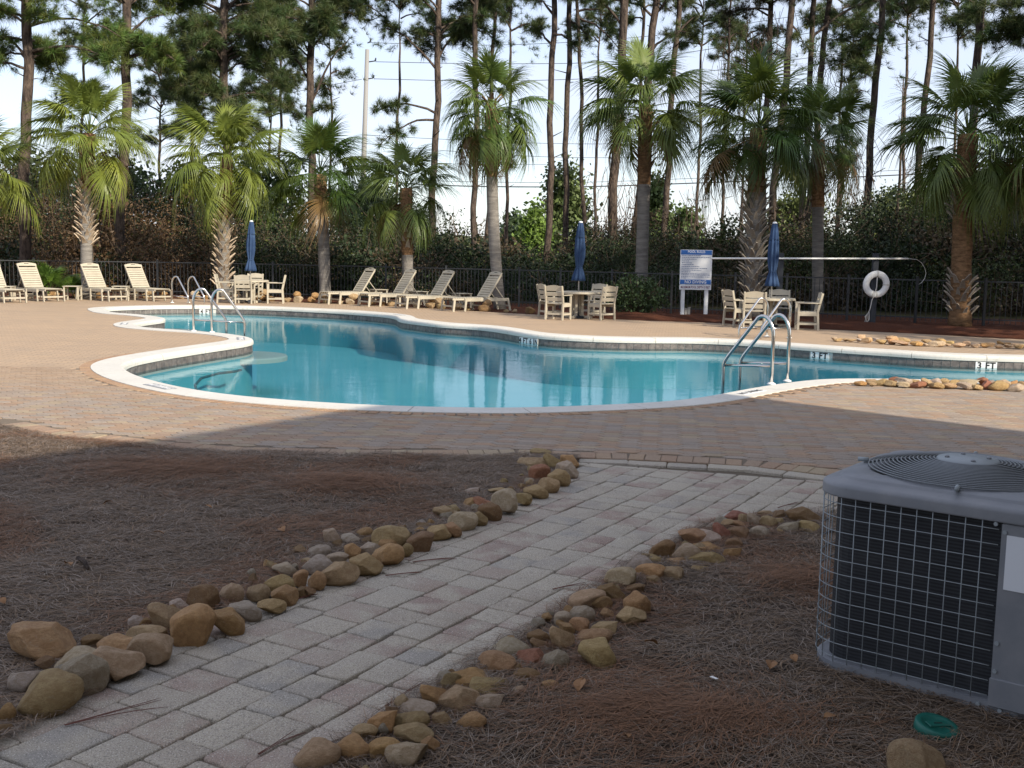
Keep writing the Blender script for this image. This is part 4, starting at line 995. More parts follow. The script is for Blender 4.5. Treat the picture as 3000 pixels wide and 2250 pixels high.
LO = [((2, 884), -42, 'cream slatted lounge chair with only its foot end in view beside the first side table'),
      ((112, 880.5), -40, 'cream slatted lounge chair in front of the saw palmetto'),
      ((298, 879.5), -40, 'cream slatted lounge chair in front of the grey-and-booted palm'),
      ((426, 879.5), -40, 'cream slatted lounge chair next to the far pool ladder'),
      ((1030, 889.5), -142, 'grey-shaded slatted lounge chair beside the smooth palm trunk, farthest from the blue mid umbrella'),
      ((1148, 896), -143, 'grey-shaded slatted lounge chair in front of the short palm'),
      ((1258, 902.5), -143, 'grey-shaded slatted lounge chair between the second and third small tables'),
      ((1395, 910), -144, 'grey-shaded slatted lounge chair in front of the tall leaning palm')]
for k, (px, ang, lab) in enumerate(LO):
    o = proto if k == 0 else copy_tree(proto); p = gnd(*px); o.location = (p.x, p.y, 0); o.rotation_euler = (0, 0, R(ang)); tag(o, lab, 'lounge chair', 'slatted lounge chairs on the far deck')
def make_side_table():
    rt = thing('side_table', 'x', 'side table')
    for k in range(5):
        mb = MB(); mb.box((0, -.20 + k * .10, .445), (.50, .092, .022), None, .005); mb.build('top_slat', 'lumber', rt)
    for sx in (-1, 1):
        for sy in (-1, 1):
            mb = MB(); mb.box((sx * .21, sy * .20, .217), (.045, .045, .434), None, .006); mb.build('leg', 'lumber', rt)
        mb = MB(); mb.box((sx * .21, 0, .405), (.03, .38, .05), None, .004); mb.build('apron', 'lumber', rt)
        mb = MB(); mb.box((sx * .21, 0, .14), (.03, .38, .04), None, .004); mb.build('stretcher', 'lumber', rt)
    return rt
st = make_side_table()
ST = [((18, 881.5), 10, 'small cream side table by the first lounge chair'), ((214, 879.5), 8, 'small cream side table between palmetto and booted palm'), ((356, 879), 8, 'small cream side table between two sunlit lounge chairs'),
      ((1108, 887.5), 35, 'small shaded side table next to the short palm'), ((1225, 894.5), 35, 'small shaded side table between the middle lounge chairs'), ((1352, 901.5), 35, 'small shaded side table in front of the leaning palm')]
for k, (px, ang, lab) in enumerate(ST):
    o = st if k == 0 else copy_tree(st); p = gnd(*px); o.location = (p.x, p.y, 0); o.rotation_euler = (0, 0, R(ang)); tag(o, lab, 'side table', 'small side tables between the loungers')

def make_chair():
    rt = thing('patio_chair', 'x', 'chair')          # faces +x
    for s in (-1, 1):
        mb = MB(); mb.beam((-.24, s * .25, 0), (-.21, s * .25, .44), .045, .055, (1, 0, 0), .006); mb.beam((-.21, s * .25, .44), (-.31, s * .25, .90), .045, .055, (1, 0, 0), .006); mb.build('rear_leg', 'lumber', rt)
        mb = MB(); mb.beam((.24, s * .25, 0), (.24, s * .25, .645), .045, .055, (1, 0, 0), .006); mb.build('front_leg', 'lumber', rt)
        mb = MB(); mb.box((.0, s * .265, .655), (.56, .075, .024), None, .008); mb.build('arm', 'lumber', rt)
        mb = MB(); mb.box((.01, s * .25, .385), (.44, .03, .085), None, .005); mb.build('seat_rail', 'lumber', rt)
        mb = MB(); mb.box((.0, s * .25, .15), (.44, .03, .05), None, .005); mb.build('stretcher', 'lumber', rt)
    for x in (-.215, .235):
        mb = MB(); mb.box((x, 0, .16), (.03, .46, .05), None, .004); mb.build('stretcher', 'lumber', rt)
    for k in range(5):
        mb = MB(); mb.box((-.17 + k * .095, 0, .435), (.088, .50, .022), None, .005); mb.build('seat_slat', 'lumber', rt)
    for k, (z, h) in enumerate(((.55, .10), (.685, .10))):
        x = -.21 - (z - .44) * .217; mb = MB(); mb.box((x + .008, 0, z), (.022, .46, h), Matrix.Rotation(R(-12), 3, 'Y'), .004); mb.build('back_slat', 'lumber', rt)
    mb = MB(); n = 9; vs = []
    for q in range(n):
        y = -.23 + .46 * q / (n - 1); zt = .885 + .035 * math.cos(PI * y / .46)
        for z, d in ((.765, 0), (zt, 0), (zt, .022), (.765, .022)): vs.append((-.21 - (z - .44) * .217 + d, y, z))
    fs = [(q * 4 + j, (q + 1) * 4 + j, (q + 1) * 4 + (j + 1) % 4, q * 4 + (j + 1) % 4) for q in range(n - 1) for j in range(4)] + [(0, 1, 2, 3), tuple((n - 1) * 4 + j for j in (3, 2, 1, 0))]
    mb.add(vs, fs); mb.build('top_slat', 'lumber', rt)
    return rt
ch = make_chair(); used = [False]
def chair(px, ang, lab):
    o = ch if not used[0] else copy_tree(ch); used[0] = True; p = gnd(*px); o.location = (p.x, p.y, 0); o.rotation_euler = (0, 0, R(ang)); tag(o, lab, 'chair', 'cream patio armchairs round the umbrella tables')
def make_table():
    rt = thing('patio_table', 'x', 'table')
    rad = 0.60
    for k in range(9):
        y0 = -rad + k * (2 * rad / 9); y1 = y0 + 2 * rad / 9 - .006
        pts = []
        for y in np.linspace(y0, y1, 4): pts.append((math.sqrt(max(rad ** 2 - y * y, .004)), y))
        for y in np.linspace(y1, y0, 4): pts.append((-math.sqrt(max(rad ** 2 - y * y, .004)), y))
        mb = MB(); mb.prism(pts, .700, .728, .004); mb.build('top_board', 'lumber', rt)
    mb = MB(); ring = [(rad * .985 * math.cos(a), rad * .985 * math.sin(a), .688) for a in np.linspace(0, 2 * PI, 33)]; mb.tube(ring, .022, 6, False); mb.build('rim', 'lumber', rt, True)
    for k in range(4):
        a = k * PI / 2 + PI / 4; mb = MB(); mb.beam((.13 * math.cos(a), .13 * math.sin(a), .06), (.13 * math.cos(a), .13 * math.sin(a), .70), .07, .07, (1, 0, 0), .008); mb.build('leg', 'lumber', rt)
        mb = MB(); mb.beam((0, 0, .04), (.42 * math.cos(a), .42 * math.sin(a), .04), .07, .07, (0, 0, 1), .008); mb.build('foot', 'lumber', rt)
    return rt
def make_umbrella():
    rt = thing('patio_umbrella', 'x', 'umbrella')
    H_ = 2.62
    mb = MB(); mb.tube([(0, 0, .0), (0, 0, H_ - .05)], .021, 10); mb.build('pole', 'polemetal', rt, True)
    mb = MB(); mb.lathe([(.20, 0.0), (.21, .02), (.19, .06), (.05, .075), (.03, .16)], 18); mb.build('base', 'darkpost', rt, True)
    fl = lambda a, z: 1 + 0.20 * math.cos(8 * a) * (1.0 if z < 2.4 else .35) + 0.07 * math.cos(3 * a + 5 * z)
    pr = [(.17, 1.02), (.155, 1.10), (.125, 1.22), (.085, 1.36), (.078, 1.40), (.10, 1.52), (.125, 1.70), (.125, 1.90), (.112, 2.08), (.105, 2.19)]
    mb = MB(); mb.lathe(pr, 48, fl); mb.build('canopy', 'canvas', rt, True)
    pr2 = [(.112, 2.17), (.110, 2.22), (.092, 2.38), (.070, 2.52), (.056, 2.585)]
    mb = MB(); mb.lathe(pr2, 48, lambda a, z: 1 + 0.13 * math.cos(8 * a + .4)); mb.build('vent_canopy', 'canvas', rt, True)
    mb = MB(); mb.lathe([(.092, 1.365), (.094, 1.375), (.092, 1.39)], 24); mb.build('tie_strap', 'canvas', rt)
    mb = MB(); mb.lathe([(.058, 2.58), (.060, 2.60), (.040, 2.625), (0.0, 2.632)], 18); mb.build('cap', 'cap', rt, True)
    return rt
tbl = make_table(); umb = make_umbrella()
SETS = [('beside the booted palm', (732, 886.5), [((718, 890), 92, 'cream patio chair seen from behind at the table by the booted palm'), ((808, 888.5), 190, 'cream patio chair in profile at the table by the booted palm, by the low rocks'), ((662, 887), 8, 'cream patio chair half hidden by the booted palm trunk'), ((742, 882), 268, 'cream patio chair behind the table by the booted palm')], 'bright blue'),
        ('beside the dark shrub', (1692, 932), [((1634, 936.5), 62, 'cream patio chair seen from behind at the table by the shrub'), ((1612, 929), 22, 'cream patio chair tucked at the left of the table by the shrub'), ((1762, 937), 128, 'cream patio chair with arms turned to the table, nearest the shrub'), ((1735, 926), 225, 'cream patio chair on the fence side of the table by the shrub')], 'mid blue'),
        ('behind the steel ladders', (2255, 957), [((2207, 962), 80, 'shaded patio chair seen from behind, behind the steel ladder'), ((2158, 954), 20, 'shaded patio chair between rules sign and table'), ((2363, 965.5), 172, 'shaded patio chair in profile on the life ring side of the table'), ((2283, 952), 262, 'shaded patio chair on the fence side of the table behind the ladders')], 'navy')]
for k, (wh, px, chs, colr) in enumerate(SETS):
    p = gnd(*px)
    o = tbl if k == 0 else copy_tree(tbl); o.location = (p.x, p.y, 0); o.rotation_euler = (0, 0, R(20 * k)); tag(o, f'round cream slatted patio table {wh}', 'table', 'round umbrella tables')
    o = umb if k == 0 else copy_tree(umb); o.location = (p.x, p.y, 0); o.rotation_euler = (R((0, 0, .5)[k]), R((1.8, .9, .5)[k]), R(50 * k)); tag(o, f'closed {colr} umbrella over the patio table {wh}', 'umbrella', 'closed blue umbrellas')
    for c_ in chs: chair(*c_)

# ================================================================== SIGN, LIFE RING, RESCUE POLE
def pool_sign():
    a = gnd(1993, 926); b = gnd(2066, 926.5); Yd = (a.y + b.y) / 2
    c = Vector(((a.x + b.x) / 2 + 0.03, Yd, 0)); ang = R(3)
    rt = thing('pool_rules_sign', 'white and blue pool rules sign on two white posts reading NO DIVING', 'sign', (c.x, c.y, 0), ang)
    for s in (-1, 1):
        mb = MB(); mb.box((s * .345, 0.03, .47), (.10, .10, .98), None, .008); mb.build('post', 'signwhite', rt)
    mb = MB(); mb.box((0, -.035, 1.42), (.93, .02, 1.0), None, .004); pn = mb.build('panel', 'signwhite', rt)
    mb = MB(); mb.box((0, -.037, .84), (.93, .024, .145), None, .004); pb = mb.build('lower_board', 'signwhite', rt)
    mb = MB(); mb.box((0, -.0475, 1.845), (.905, .004, .130)); mb.build('header_band', 'signblue', rt)
    mb = MB(); mb.box((0, -.0475, .995), (.905, .004, .130)); mb.build('footer_band', 'signblue', rt)
    def txt(s, size, z, mat, cond, y=-.0505):
        me = text_mesh(s, size, .0006, 1.0, cond); me.materials.append(M[mat]); o = link('lettering', me, rt); o.location = (0, y, z); o.rotation_euler = (R(90), 0, 0)
        bw = max(v.co.x for v in me.vertices) * 2; return bw
    txt('POOL RULES', .098, 1.862, 'signwhite', .92)
    txt('NO DIVING', .125, .993, 'signwhite', .98)
    txt('MAXIMUM POOL DEPTH 5 FEET', .098, .84, 'textred', .62, -.0505)
    # rule lines, too small to read
    lens = [.56, .83, .43, .22, .29, .36, .52, .76, .58, .28, .82, .84, .82, .14]; z = 1.755; rr = random.Random(3)
    for k, L in enumerate(lens):
        mb = MB(); x = -.42; end = x + L
        while x < end:
            w = min(rr.uniform(.015, .060), end - x); mb.box((x + w / 2, -.0462, z + rr.uniform(-.001, .001)), (w, .003, .017)); x += w + .012
        mb.build('rule_line', 'textblue', rt); z -= .0525 if k not in (10, 12) else .036
pool_sign()
def small_sign_boxes():
    for px, h in ((2015, .19), (2024, .23)):
        p = gnd(px, 927); mb = MB(); mb.box((0, 0, h / 2), (.075, .06, h), None, .01); mb.box((0, -.02, h + .01), (.085, .08, .02), None, .004); o = mb.build('utility_stub', 'upole'); o.location = (p.x, p.y + .4, 0); tag(o, 'short grey utility stub under the rules sign', 'utility box', 'grey utility stubs under the rules sign')
small_sign_boxes()
# dark posts carrying the rescue pole
pz = 1.76
pp = [gnd(2285, 945), gnd(2566, 955)]
Yp = 29.0
posts = []
for k, (p, lab, hh) in enumerate(((Vector((atY(2287, 760, Yp).x, Yp, 0)), 'dark square post behind the navy umbrella holding the rescue pole', 1.86), (Vector((atY(2565, 760, Yp).x, Yp, 0)), 'dark square post carrying the white life ring', 1.90))):
    rt = thing('equipment_post', lab, 'post', p, 0, 'dark posts of the rescue equipment')
    mb = MB(); mb.box((0, 0, hh / 2), (.14, .14, hh), None, .01); mb.build('shaft', 'darkpost', rt)
    mb = MB(); mb.tube([(0.0, -.07, 1.72), (0, -.13, 1.715), (0, -.145, 1.75)], .010, 6); mb.build('bracket', 'darkpost', rt, True); posts.append(p)
a = atY(2082, 757, Yp - .125); b = atY(2661, 758, Yp - .125)
rt = thing('rescue_pole', 'long white rescue pole with a steel shepherd hook', 'rescue pole', a)
mb = MB(); mb.tube([(0, 0, 0), (b.x - a.x, 0, b.z - a.z)], .024, 10); mb.build('shaft', 'white', rt, True)
for off in (0, .05):
    base = [(2661, 758), (2685, 760), (2700, 770), (2709, 785), (2713, 800), (2709, 816), (2700, 828), (2692, 833)]
    mb = MB(); mb.tube([atY(x, y, Yp - .125 + off) - a for x, y in base], .008, 7); mb.build('hook', 'polemetal', rt, True)
# life ring
c = atY(2567, 833, Yp - .20)
rt = thing('life_ring', 'white life ring with rope hanging on a dark post', 'life ring', c, 0); rt.rotation_euler = (R(4), R(6), R(4))
mb = MB(); Rm, rm = .275, .088; vs = []; n1, n2 = 40, 16
for i in range(n1):
    for j in range(n2):
        a1, a2 = 2 * PI * i / n1, 2 * PI * j / n2; vs.append(((Rm + rm * math.cos(a2)) * math.cos(a1), .058 * math.sin(a2), (Rm + rm * math.cos(a2)) * math.sin(a1)))
mb.add(vs, [(i * n2 + j, ((i + 1) % n1) * n2 + j, ((i + 1) % n1) * n2 + (j + 1) % n2, i * n2 + (j + 1) % n2) for i in range(n1) for j in range(n2)]); mb.build('ring', 'white', rt, True)
for a1 in (95, 5, -80, -103):
    mb = MB(); vs = []; q = R(a1)
    for k in range(13):
        a2 = 2 * PI * k / 12
        for da in (-.07, .07): vs.append(((Rm + (rm + .006) * math.cos(a2)) * math.cos(q + da), .064 * math.sin(a2), (Rm + (rm + .006) * math.cos(a2)) * math.sin(q + da)))
    mb.add(vs, [(2 * k, 2 * k + 1, 2 * k + 3, 2 * k + 2) for k in range(12)]); mb.build('strap', 'rope', rt, True)
rp = [(2567, 812), (2569, 840), (2566, 862), (2560, 880), (2558, 905), (2553, 925), (2551, 945)]
mb = MB(); mb.tube([atY(x, y, Yp - .25) - c for x, y in rp], .013, 6); mb.build('rope', 'rope', rt, True)
for k in range(3):
    mb = MB(); mb.tube([atY(x, y, Yp - .25 - k * .02) - c for x, y in ((2556, 915), (2549 - 2 * k, 930), (2547 + 3 * k, 945), (2552, 950), (2557 + k, 938), (2556, 915))], .009, 5); mb.build('rope_loop', 'rope', rt, True)

# ================================================================== FENCE
def fence():
    pxs = [(-260, 866.5), (103, 866), (287, 866), (463, 866.5), (640, 869), (800, 873), (960, 878), (1130, 884), (1306, 891), (1520, 899), (1640, 904), (1790, 910), (1965, 918), (2150, 926), (2300, 931), (2480, 938), (2680, 946), (2880, 954), (3120, 963)]
    P = [gnd(x, y) for x, y in pxs]; HF = 1.20
    o0 = P[0].copy()
    rt = thing('metal_fence', 'black metal picket fence running behind the pool furniture', 'fence', o0)
    pk = MB(); pk.box((0, 0, .60), (.016, .016, 1.10)); pkm = pk.mesh('picket', 'fence')
    ps = MB(); ps.box((0, 0, .63), (.062, .062, 1.27), None, .006); ps.box((0, 0, 1.275), (.075, .075, .025), None, .006); psm = ps.mesh('post', 'fence')
    for p in P:
        q = link('post', psm, rt); q.location = p - o0
    for a, b in zip(P[:-1], P[1:]):
        mb = MB()
        for z in (1.19, 0.16):
            m_ = MB(); m_.beam(a - o0 + Vector((0, 0, z)), b - o0 + Vector((0, 0, z)), .028, .035); m_.build('rail', 'fence', rt)
        L = (b - a).length; n = max(2, int(L / .128)); ang = math.atan2(b.y - a.y, b.x - a.x)
        for k in range(1, n):
            q = link('picket', pkm, rt); q.location = a.lerp(b, k / n) - o0; q.rotation_euler = (0, 0, ang)
fence()

# ================================================================== PALMS
def frond_mesh(seed, droop, nseg=54):
    rr = random.Random(seed); mb = MB(); PLn = 1.02
    # petiole
    pts = [(PLn * t, 0, 0.10 * math.sin(t * 1.6) - droop * .10 * t * t) for t in np.linspace(0, 1, 6)]
    mb.tube(pts, [.020, .016, .013, .011, .010, .009], 5)
    ex, _, ez = pts[-1]
    # costa
    cl = 0.42; cost = lambda t: Vector((ex + cl * t * math.cos(droop * .9 * t), 0, ez + .05 * t - droop * .42 * t * t))
    for k in range(nseg):
        f = (k + .5) / nseg * 2 - 1; side = 1 if f >= 0 else -1; g = abs(f)
        th = f * R(128) + rr.gauss(0, .02)
        org = cost(max(0, 1 - g * 1.25)); L = (0.88 - 0.26 * g ** 2) * rr.uniform(.9, 1.06)
        d = Vector((math.cos(th), math.sin(th), 0)); pn = Vector((-d.y, d.x, 0))
        lift = 0.30 * math.sin(g * PI * .5); dr = (0.40 + droop * .75) * rr.uniform(.75, 1.25); tipb = rr.random() < 0.45 + .3 * droop
        vs = []; N = 5
        for q in range(N + 1):
            t = q / N; z = lift * t * .8 - dr * t * t * .85 - (0.28 * max(0, t - .62) ** 1.0 * (1.4 if tipb else .3))
            sh = 1 - .22 * max(0, t - .5) * (1.3 if tipb else .4)
            p = org + d * (L * t * sh) + Vector((0, 0, z * L))
            w = (.009 + .0135 * math.sin(min(t / .35, 1) * PI / 2)) * (1 if t < .35 else max(0.06, 1 - ((t - .35) / .65) ** 0.9))
            if q == 0: w = .006
            vs.append(p - pn * w + Vector((0, 0, -.006))); vs.append(p + pn * w)
        mb.add(vs, [(2 * q, 2 * q + 1, 2 * q + 3, 2 * q + 2) for q in range(N)])
    return mb.mesh('frond', 'palm_leaf')
FM = [[frond_mesh(s + 10 * d, (0.15, .55, 1.0)[d]) for s in range(3)] for d in range(3)]
bb = MB()
# leaf base: a split, tapering stub pointing up and out
bw = [(-.085, 0, 0), (.085, 0, 0), (.062, .05, .12), (.042, .11, .25), (.018, .17, .33), (-.018, .17, .33), (-.042, .11, .25), (-.062, .05, .12)]
vsb = [(x, y, z) for x, y, z in bw] + [(x * .8, y - .028, z + .012) for x, y, z in bw]
bb.add(vsb, [tuple(range(8)), tuple(range(15, 7, -1))] + [(i, 8 + i, 8 + (i + 1) % 8, (i + 1) % 8) for i in range(8)]); boot_me = bb.mesh('leaf_base', 'boot')
def palm(base_px, mid_px, top_px, Y, rad, scale, label, boots, smooth_below, n_fr, seed, tone, light=0.35, fibre=(0, 0), low=-34):
    rr = random.Random(seed)
    b = atY(*base_px, Y); b.z = 0; mid = atY(*mid_px, Y); top = atY(*top_px, Y)
    rt = thing('cabbage_palm', label, 'palm', (b.x, b.y, 0), 0, 'cabbage palms along the fence')
    def axis(z):
        t = z / (top.z); m_ = mid.z / top.z
        x = (b.x * (t - m_) * (t - 1) / ((0 - m_) * (0 - 1)) + mid.x * (t - 0) * (t - 1) / ((m_ - 0) * (m_ - 1)) + top.x * (t - 0) * (t - m_) / ((1 - 0) * (1 - m_))); return Vector((x - b.x, 0, z))
    zs = np.linspace(-.03, top.z + .1, 22); mb = MB(); prs = []
    for z in zs: prs.append(rad * (1.18 if z < .25 else 1.0) * (1 + .03 * rr.uniform(-1, 1)) * (1.0 if z < smooth_below else 1.10))
    mb.tube([axis(max(z, 0)) + Vector((0, 0, min(z, 0))) for z in zs], prs, 14)
    mb.mi = []
    nper = 14
    for f in mb.Fc:
        if len(f) > 4: mb.mi.append(0); continue
        zc = sum(mb.V[i][2] for i in f) / len(f); mb.mi.append(0 if zc < smooth_below else 1)
    mb.build('trunk', ['ptrunk', 'pfibre'], rt, True)
    # leaf bases in a spiral
    for z0, z1, dz, colr, sc in boots:
        z = z0; k = 0
        while z < z1:
            a = k * 2.39996 + rr.uniform(-.15, .15); p = axis(z); o = link('leaf_base', boot_me, rt)
            o.location = p + Vector((math.cos(a), math.sin(a), 0)) * rad * .92; o.rotation_euler = (R(rr.uniform(-30, -8)), rr.uniform(-.15, .15), a - PI / 2); s = sc * rr.uniform(.8, 1.15); o.scale = (s * 1.05, s * rr.uniform(.7, 1.1), s)
            f = rr.uniform(.75, 1.15); o.color = (colr[0] * f, colr[1] * f, colr[2] * f, 1); z += dz; k += 1
    # fronds
    tp = axis(top.z)
    n_fr = int(n_fr * 1.25)
    for k in range(n_fr):
        t = (k + .5) / n_fr; el = 78 - (78 - low) * t ** 0.85 + rr.uniform(-15, 13); az = k * 2.39996 + rr.uniform(-.5, .5)
        d = 0 if el > 42 else (1 if el > -8 else 2)
        if rr.random() < .25: d = min(2, d + 1)
        o = link('frond', rr.choice(FM[d]), rt); o.location = tp + Vector((0, 0, .25 - .45 * t)); s = scale * rr.uniform(.80, 1.12) * (0.9 if el > 55 else 1)
        o.scale = (s, s, s); mt = Matrix.Rotation(az, 4, 'Z') @ Matrix.Rotation(R(-el), 4, 'Y') @ Matrix.Rotation(rr.uniform(-.5, .5), 4, 'X'); o.rotation_euler = mt.to_euler()
        g = rr.uniform(.8, 1.15); yl = max(0, rr.gauss(.12, .12)) + (.35 * max(0, (t - .72) / .28) if rr.random() < .7 else 0)
        c = (tone[0] + yl * .14, tone[1] + yl * .10, tone[2] + yl * .004)
        if t > .80 and rr.random() < .22: c = (0.19, 0.125, 0.06)
        o.color = (c[0] * g, c[1] * g, c[2] * g, 1)
LIT_TONE = (0.145, 0.195, 0.045); SHADE_TONE = (0.082, 0.132, 0.040)  # sunlit palms get lighter leaves, shaded palms darker: light put into the colour
TANB = (0.50, 0.41, 0.31); GREYB = (0.36, 0.32, 0.265); BRB = (0.19, 0.12, 0.07)
palm((-70, 873), (-68, 700), (-55, 505), 35.5, .19, 1.0, 'sunlit cabbage palm beyond the saw palmetto with only its drooping fronds showing', [(2, 4, .06, TANB, .8)], 1.5, 26, 1, LIT_TONE)
palm((257, 874), (253, 690), (262, 400), 35.5, .185, 1.03, 'sunlit cabbage palm with pale leaf bases above a smooth grey foot', [(1.75, 3.7, .030, TANB, .92), (3.7, 5.1, .045, BRB, .80)], 3.6, 32, 2, LIT_TONE)
palm((655, 870), (655, 690), (664, 472), 37.5, .20, 1.12, 'sunlit cabbage palm with leaf bases down to the ground', [(.25, 2.85, .030, TANB, .95), (2.85, 3.4, .045, BRB, .7), (3.4, 4.1, .07, BRB, .6)], 2.8, 34, 3, LIT_TONE)
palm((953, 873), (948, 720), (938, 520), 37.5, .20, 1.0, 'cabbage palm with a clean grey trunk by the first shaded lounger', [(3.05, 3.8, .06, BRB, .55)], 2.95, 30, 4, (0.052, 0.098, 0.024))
palm((1196, 882), (1194, 750), (1190, 560), 36, .185, .92, 'short cabbage palm with a ruffled collar behind the shaded loungers', [(1.75, 2.6, .04, GREYB, .9), (2.6, 3.1, .06, BRB, .6)], 1.7, 26, 5, SHADE_TONE)
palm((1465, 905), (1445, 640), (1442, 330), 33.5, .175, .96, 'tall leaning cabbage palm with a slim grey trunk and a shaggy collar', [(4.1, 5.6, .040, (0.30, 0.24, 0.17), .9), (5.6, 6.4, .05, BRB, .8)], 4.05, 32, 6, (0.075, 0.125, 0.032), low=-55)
palm((1876, 902), (1885, 610), (1892, 318), 34.5, .20, 1.10, 'tall cabbage palm with a smooth trunk behind the dark shrub', [(4.2, 6.2, .045, BRB, .85)], 4.1, 34, 7, SHADE_TONE)
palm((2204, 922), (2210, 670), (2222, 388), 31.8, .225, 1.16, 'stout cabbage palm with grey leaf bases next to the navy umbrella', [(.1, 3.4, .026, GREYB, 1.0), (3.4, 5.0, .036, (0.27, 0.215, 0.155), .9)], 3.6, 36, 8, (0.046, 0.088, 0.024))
palm((2395, 912), (2396, 700), (2398, 420), 34.5, .18, .98, 'dark cabbage palm half hidden behind the stout palm by the navy umbrella', [(3.4, 4.6, .06, BRB, .7)], 3.3, 28, 9, SHADE_TONE)
palm((2812, 955), (2818, 740), (2836, 405), 28.9, .235, 1.10, 'cabbage palm with peeled orange trunk and shaggy foot near the life ring', [(.25, 1.25, .026, GREYB, .95), (2.75, 3.5, .036, GREYB, .9), (3.5, 4.4, .05, BRB, .85)], -1, 34, 10, SHADE_TONE)
palm((3150, 968), (3150, 750), (3140, 430), 27.5, .21, 1.12, 'cabbage palm at the end of the mulch strip with fronds reaching past the peeled palm', [(1, 4.4, .05, GREYB, .9)], .2, 34, 11, SHADE_TONE)

# ================================================================== PINES
def tufts(pos, dirs, rg, n=26, L0=.26, w=.011, col=(0.040, 0.075, 0.022)):
    pos = np.asarray(pos); dirs = np.asarray(dirs); K = len(pos)
    d = rg.normal(0, 1, (K, n, 3)); d /= np.linalg.norm(d, axis=2, keepdims=True); d = d * .95 + dirs[:, None, :] * .75 + np.array([0, 0, .12]); d /= np.linalg.norm(d, axis=2, keepdims=True)
    L = L0 * rg.uniform(.75, 1.25, (K, n, 1)); side = np.cross(d, rg.normal(0, 1, (K, n, 3))); side /= np.linalg.norm(side, axis=2, keepdims=True)
    o = pos[:, None, :] + d * .02; a = o - side * w; b = o + side * w; t = o + d * L + np.array([0, 0, -.03]); 
    V = np.stack([a, b, t], 2).reshape(-1, 3); Fq = np.arange(len(V)).reshape(-1, 3)
    c = np.array(col)[None, :] * rg.uniform(.6, 1.45, (K, 1)) * np.array([1, 1, 1]); c = np.repeat(c, n * 3, 0); c[:, 0] *= np.repeat(rg.uniform(.85, 1.5, K), n * 3)
    return V, Fq, c
def pine(p0, p1, w_px, Y, label, zones=(), explicit=(), height=None, seed=0, tone=(0.055, 0.090, 0.030), L0=.31, group='tall pines behind the fence'):
    rr = random.Random(seed); rg = np.random.default_rng(seed + 500)
    A = atY(*p1, Y); B = atY(*p0, Y); d = (B - A); d = d / d.z; base = A - d * (A.z); base.z = -.03
    r0 = w_px / F * Y / 2
    Ht = height or 19.0
    rt = thing('pine_tree', label, 'pine', (base.x, base.y, -.04), 0, group)
    pts = []; rs = []
    for t in np.linspace(0, 1, 22):
        z = Ht * t; wob = .05 * math.sin(z * .9 + seed) + .03 * math.sin(z * 2.3 + seed * 2)
        pts.append(Vector((d.x * z + wob, wob * .6, z))); rs.append(max(.02, r0 * (1.22 if t == 0 else (1.08 - .40 * t))) * (1 if t < .7 else 1 - (t - .7) * 2.4))
    mb = MB(); mb.tube(pts, rs, 10); mb.build('trunk', 'bark', rt, True)
    ax = lambda z: Vector((d.x * z, 0, z))
    limb = MB(); TP, TD = [], []
    def twigs(path, n, spread):
        for _ in range(n):
            f = rr.uniform(.30, 1.0) ** .7; i = min(len(path) - 2, int(f * (len(path) - 1))); q = path[i].lerp(path[i + 1], f * (len(path) - 1) - i)
            dv = Vector((rr.gauss(0, 1), rr.gauss(0, 1), rr.gauss(.25, .6))).normalized(); ln = rr.uniform(.25, 1) * spread; e = q + dv * ln
            limb.tube([q, q.lerp(e, .5) + Vector((0, 0, -.03)), e], [.014, .010, .006], 4, False); TP.append(e); TD.append(dv)
            for _k in range(3): TP.append(q.lerp(e, rr.uniform(.35, 1.0)) + Vector((rr.gauss(0, .06), rr.gauss(0, .06), rr.gauss(0, .06)))); TD.append(dv)
    def branch(z, vec, n, spread, droop=.15, r=.05):
        a = ax(z); path = []
        for t in np.linspace(0, 1, 7):
            p = a + vec * t + Vector((0, 0, (math.sin(t * PI) * .12 - droop * t * t) * vec.length)) + Vector((rr.gauss(0, .03), rr.gauss(0, .03), rr.gauss(0, .03))) * (t > 0); path.append(p)
        limb.tube(path, [r * (1 - .75 * t) for t in np.linspace(0, 1, 7)], 5, False); twigs(path, n, spread); TP.append(path[-1]); TD.append(vec.normalized())
    for (y0, y1, n, ln, tw, sp) in zones:
        z0 = atY(p0[0], y1, Y).z; z1 = atY(p0[0], y0, Y).z
        for k in range(n):
            z = rr.uniform(z0, z1); az = rr.uniform(0, 2 * PI); l = ln * rr.uniform(.55, 1.15) ; branch(z, Vector((math.cos(az), math.sin(az), rr.uniform(.0, .45))) * l, tw, sp)
    for (yp, dx, dy, n, sp) in explicit:
        z = atY(p0[0], yp, Y).z; k = Y / F; branch(z, Vector((dx * k, rr.uniform(-.3, .3), -dy * k)), n, sp, 0.05, .06)
    # dead stubs
    for _ in range(5):
        z = rr.uniform(3.5, 12); az = rr.uniform(0, 2 * PI); a = ax(z); st_ = MB(); st_.tube([a, a + Vector((math.cos(az), math.sin(az), rr.uniform(.1, .6))) * rr.uniform(.3, .8)], [.028, .012], 5); st_.build('dead_limb', 'bark', rt)
    limb.build('limbs', 'bark', rt, True)
    # upper crown above the frame, gives the shade of a real tree
    for k in range(10):
        z = Ht * rr.uniform(.74, 1.0); az = rr.uniform(0, 2 * PI); l = rr.uniform(.8, 2.4); e = ax(z) + Vector((math.cos(az), math.sin(az), .25)) * l
        for _ in range(14): TP.append(e + Vector((rr.gauss(0, .55), rr.gauss(0, .55), rr.gauss(0, .35)))); TD.append(Vector((math.cos(az), math.sin(az), .5)))
    V, Fq, c = tufts([tuple(p) for p in TP], [tuple(p) for p in TD], rg, 24, L0, .0085, tone)
    np_mesh('crown', V, Fq, 'pine', c, True, rt)
GP = (0.085, 0.145, 0.034)
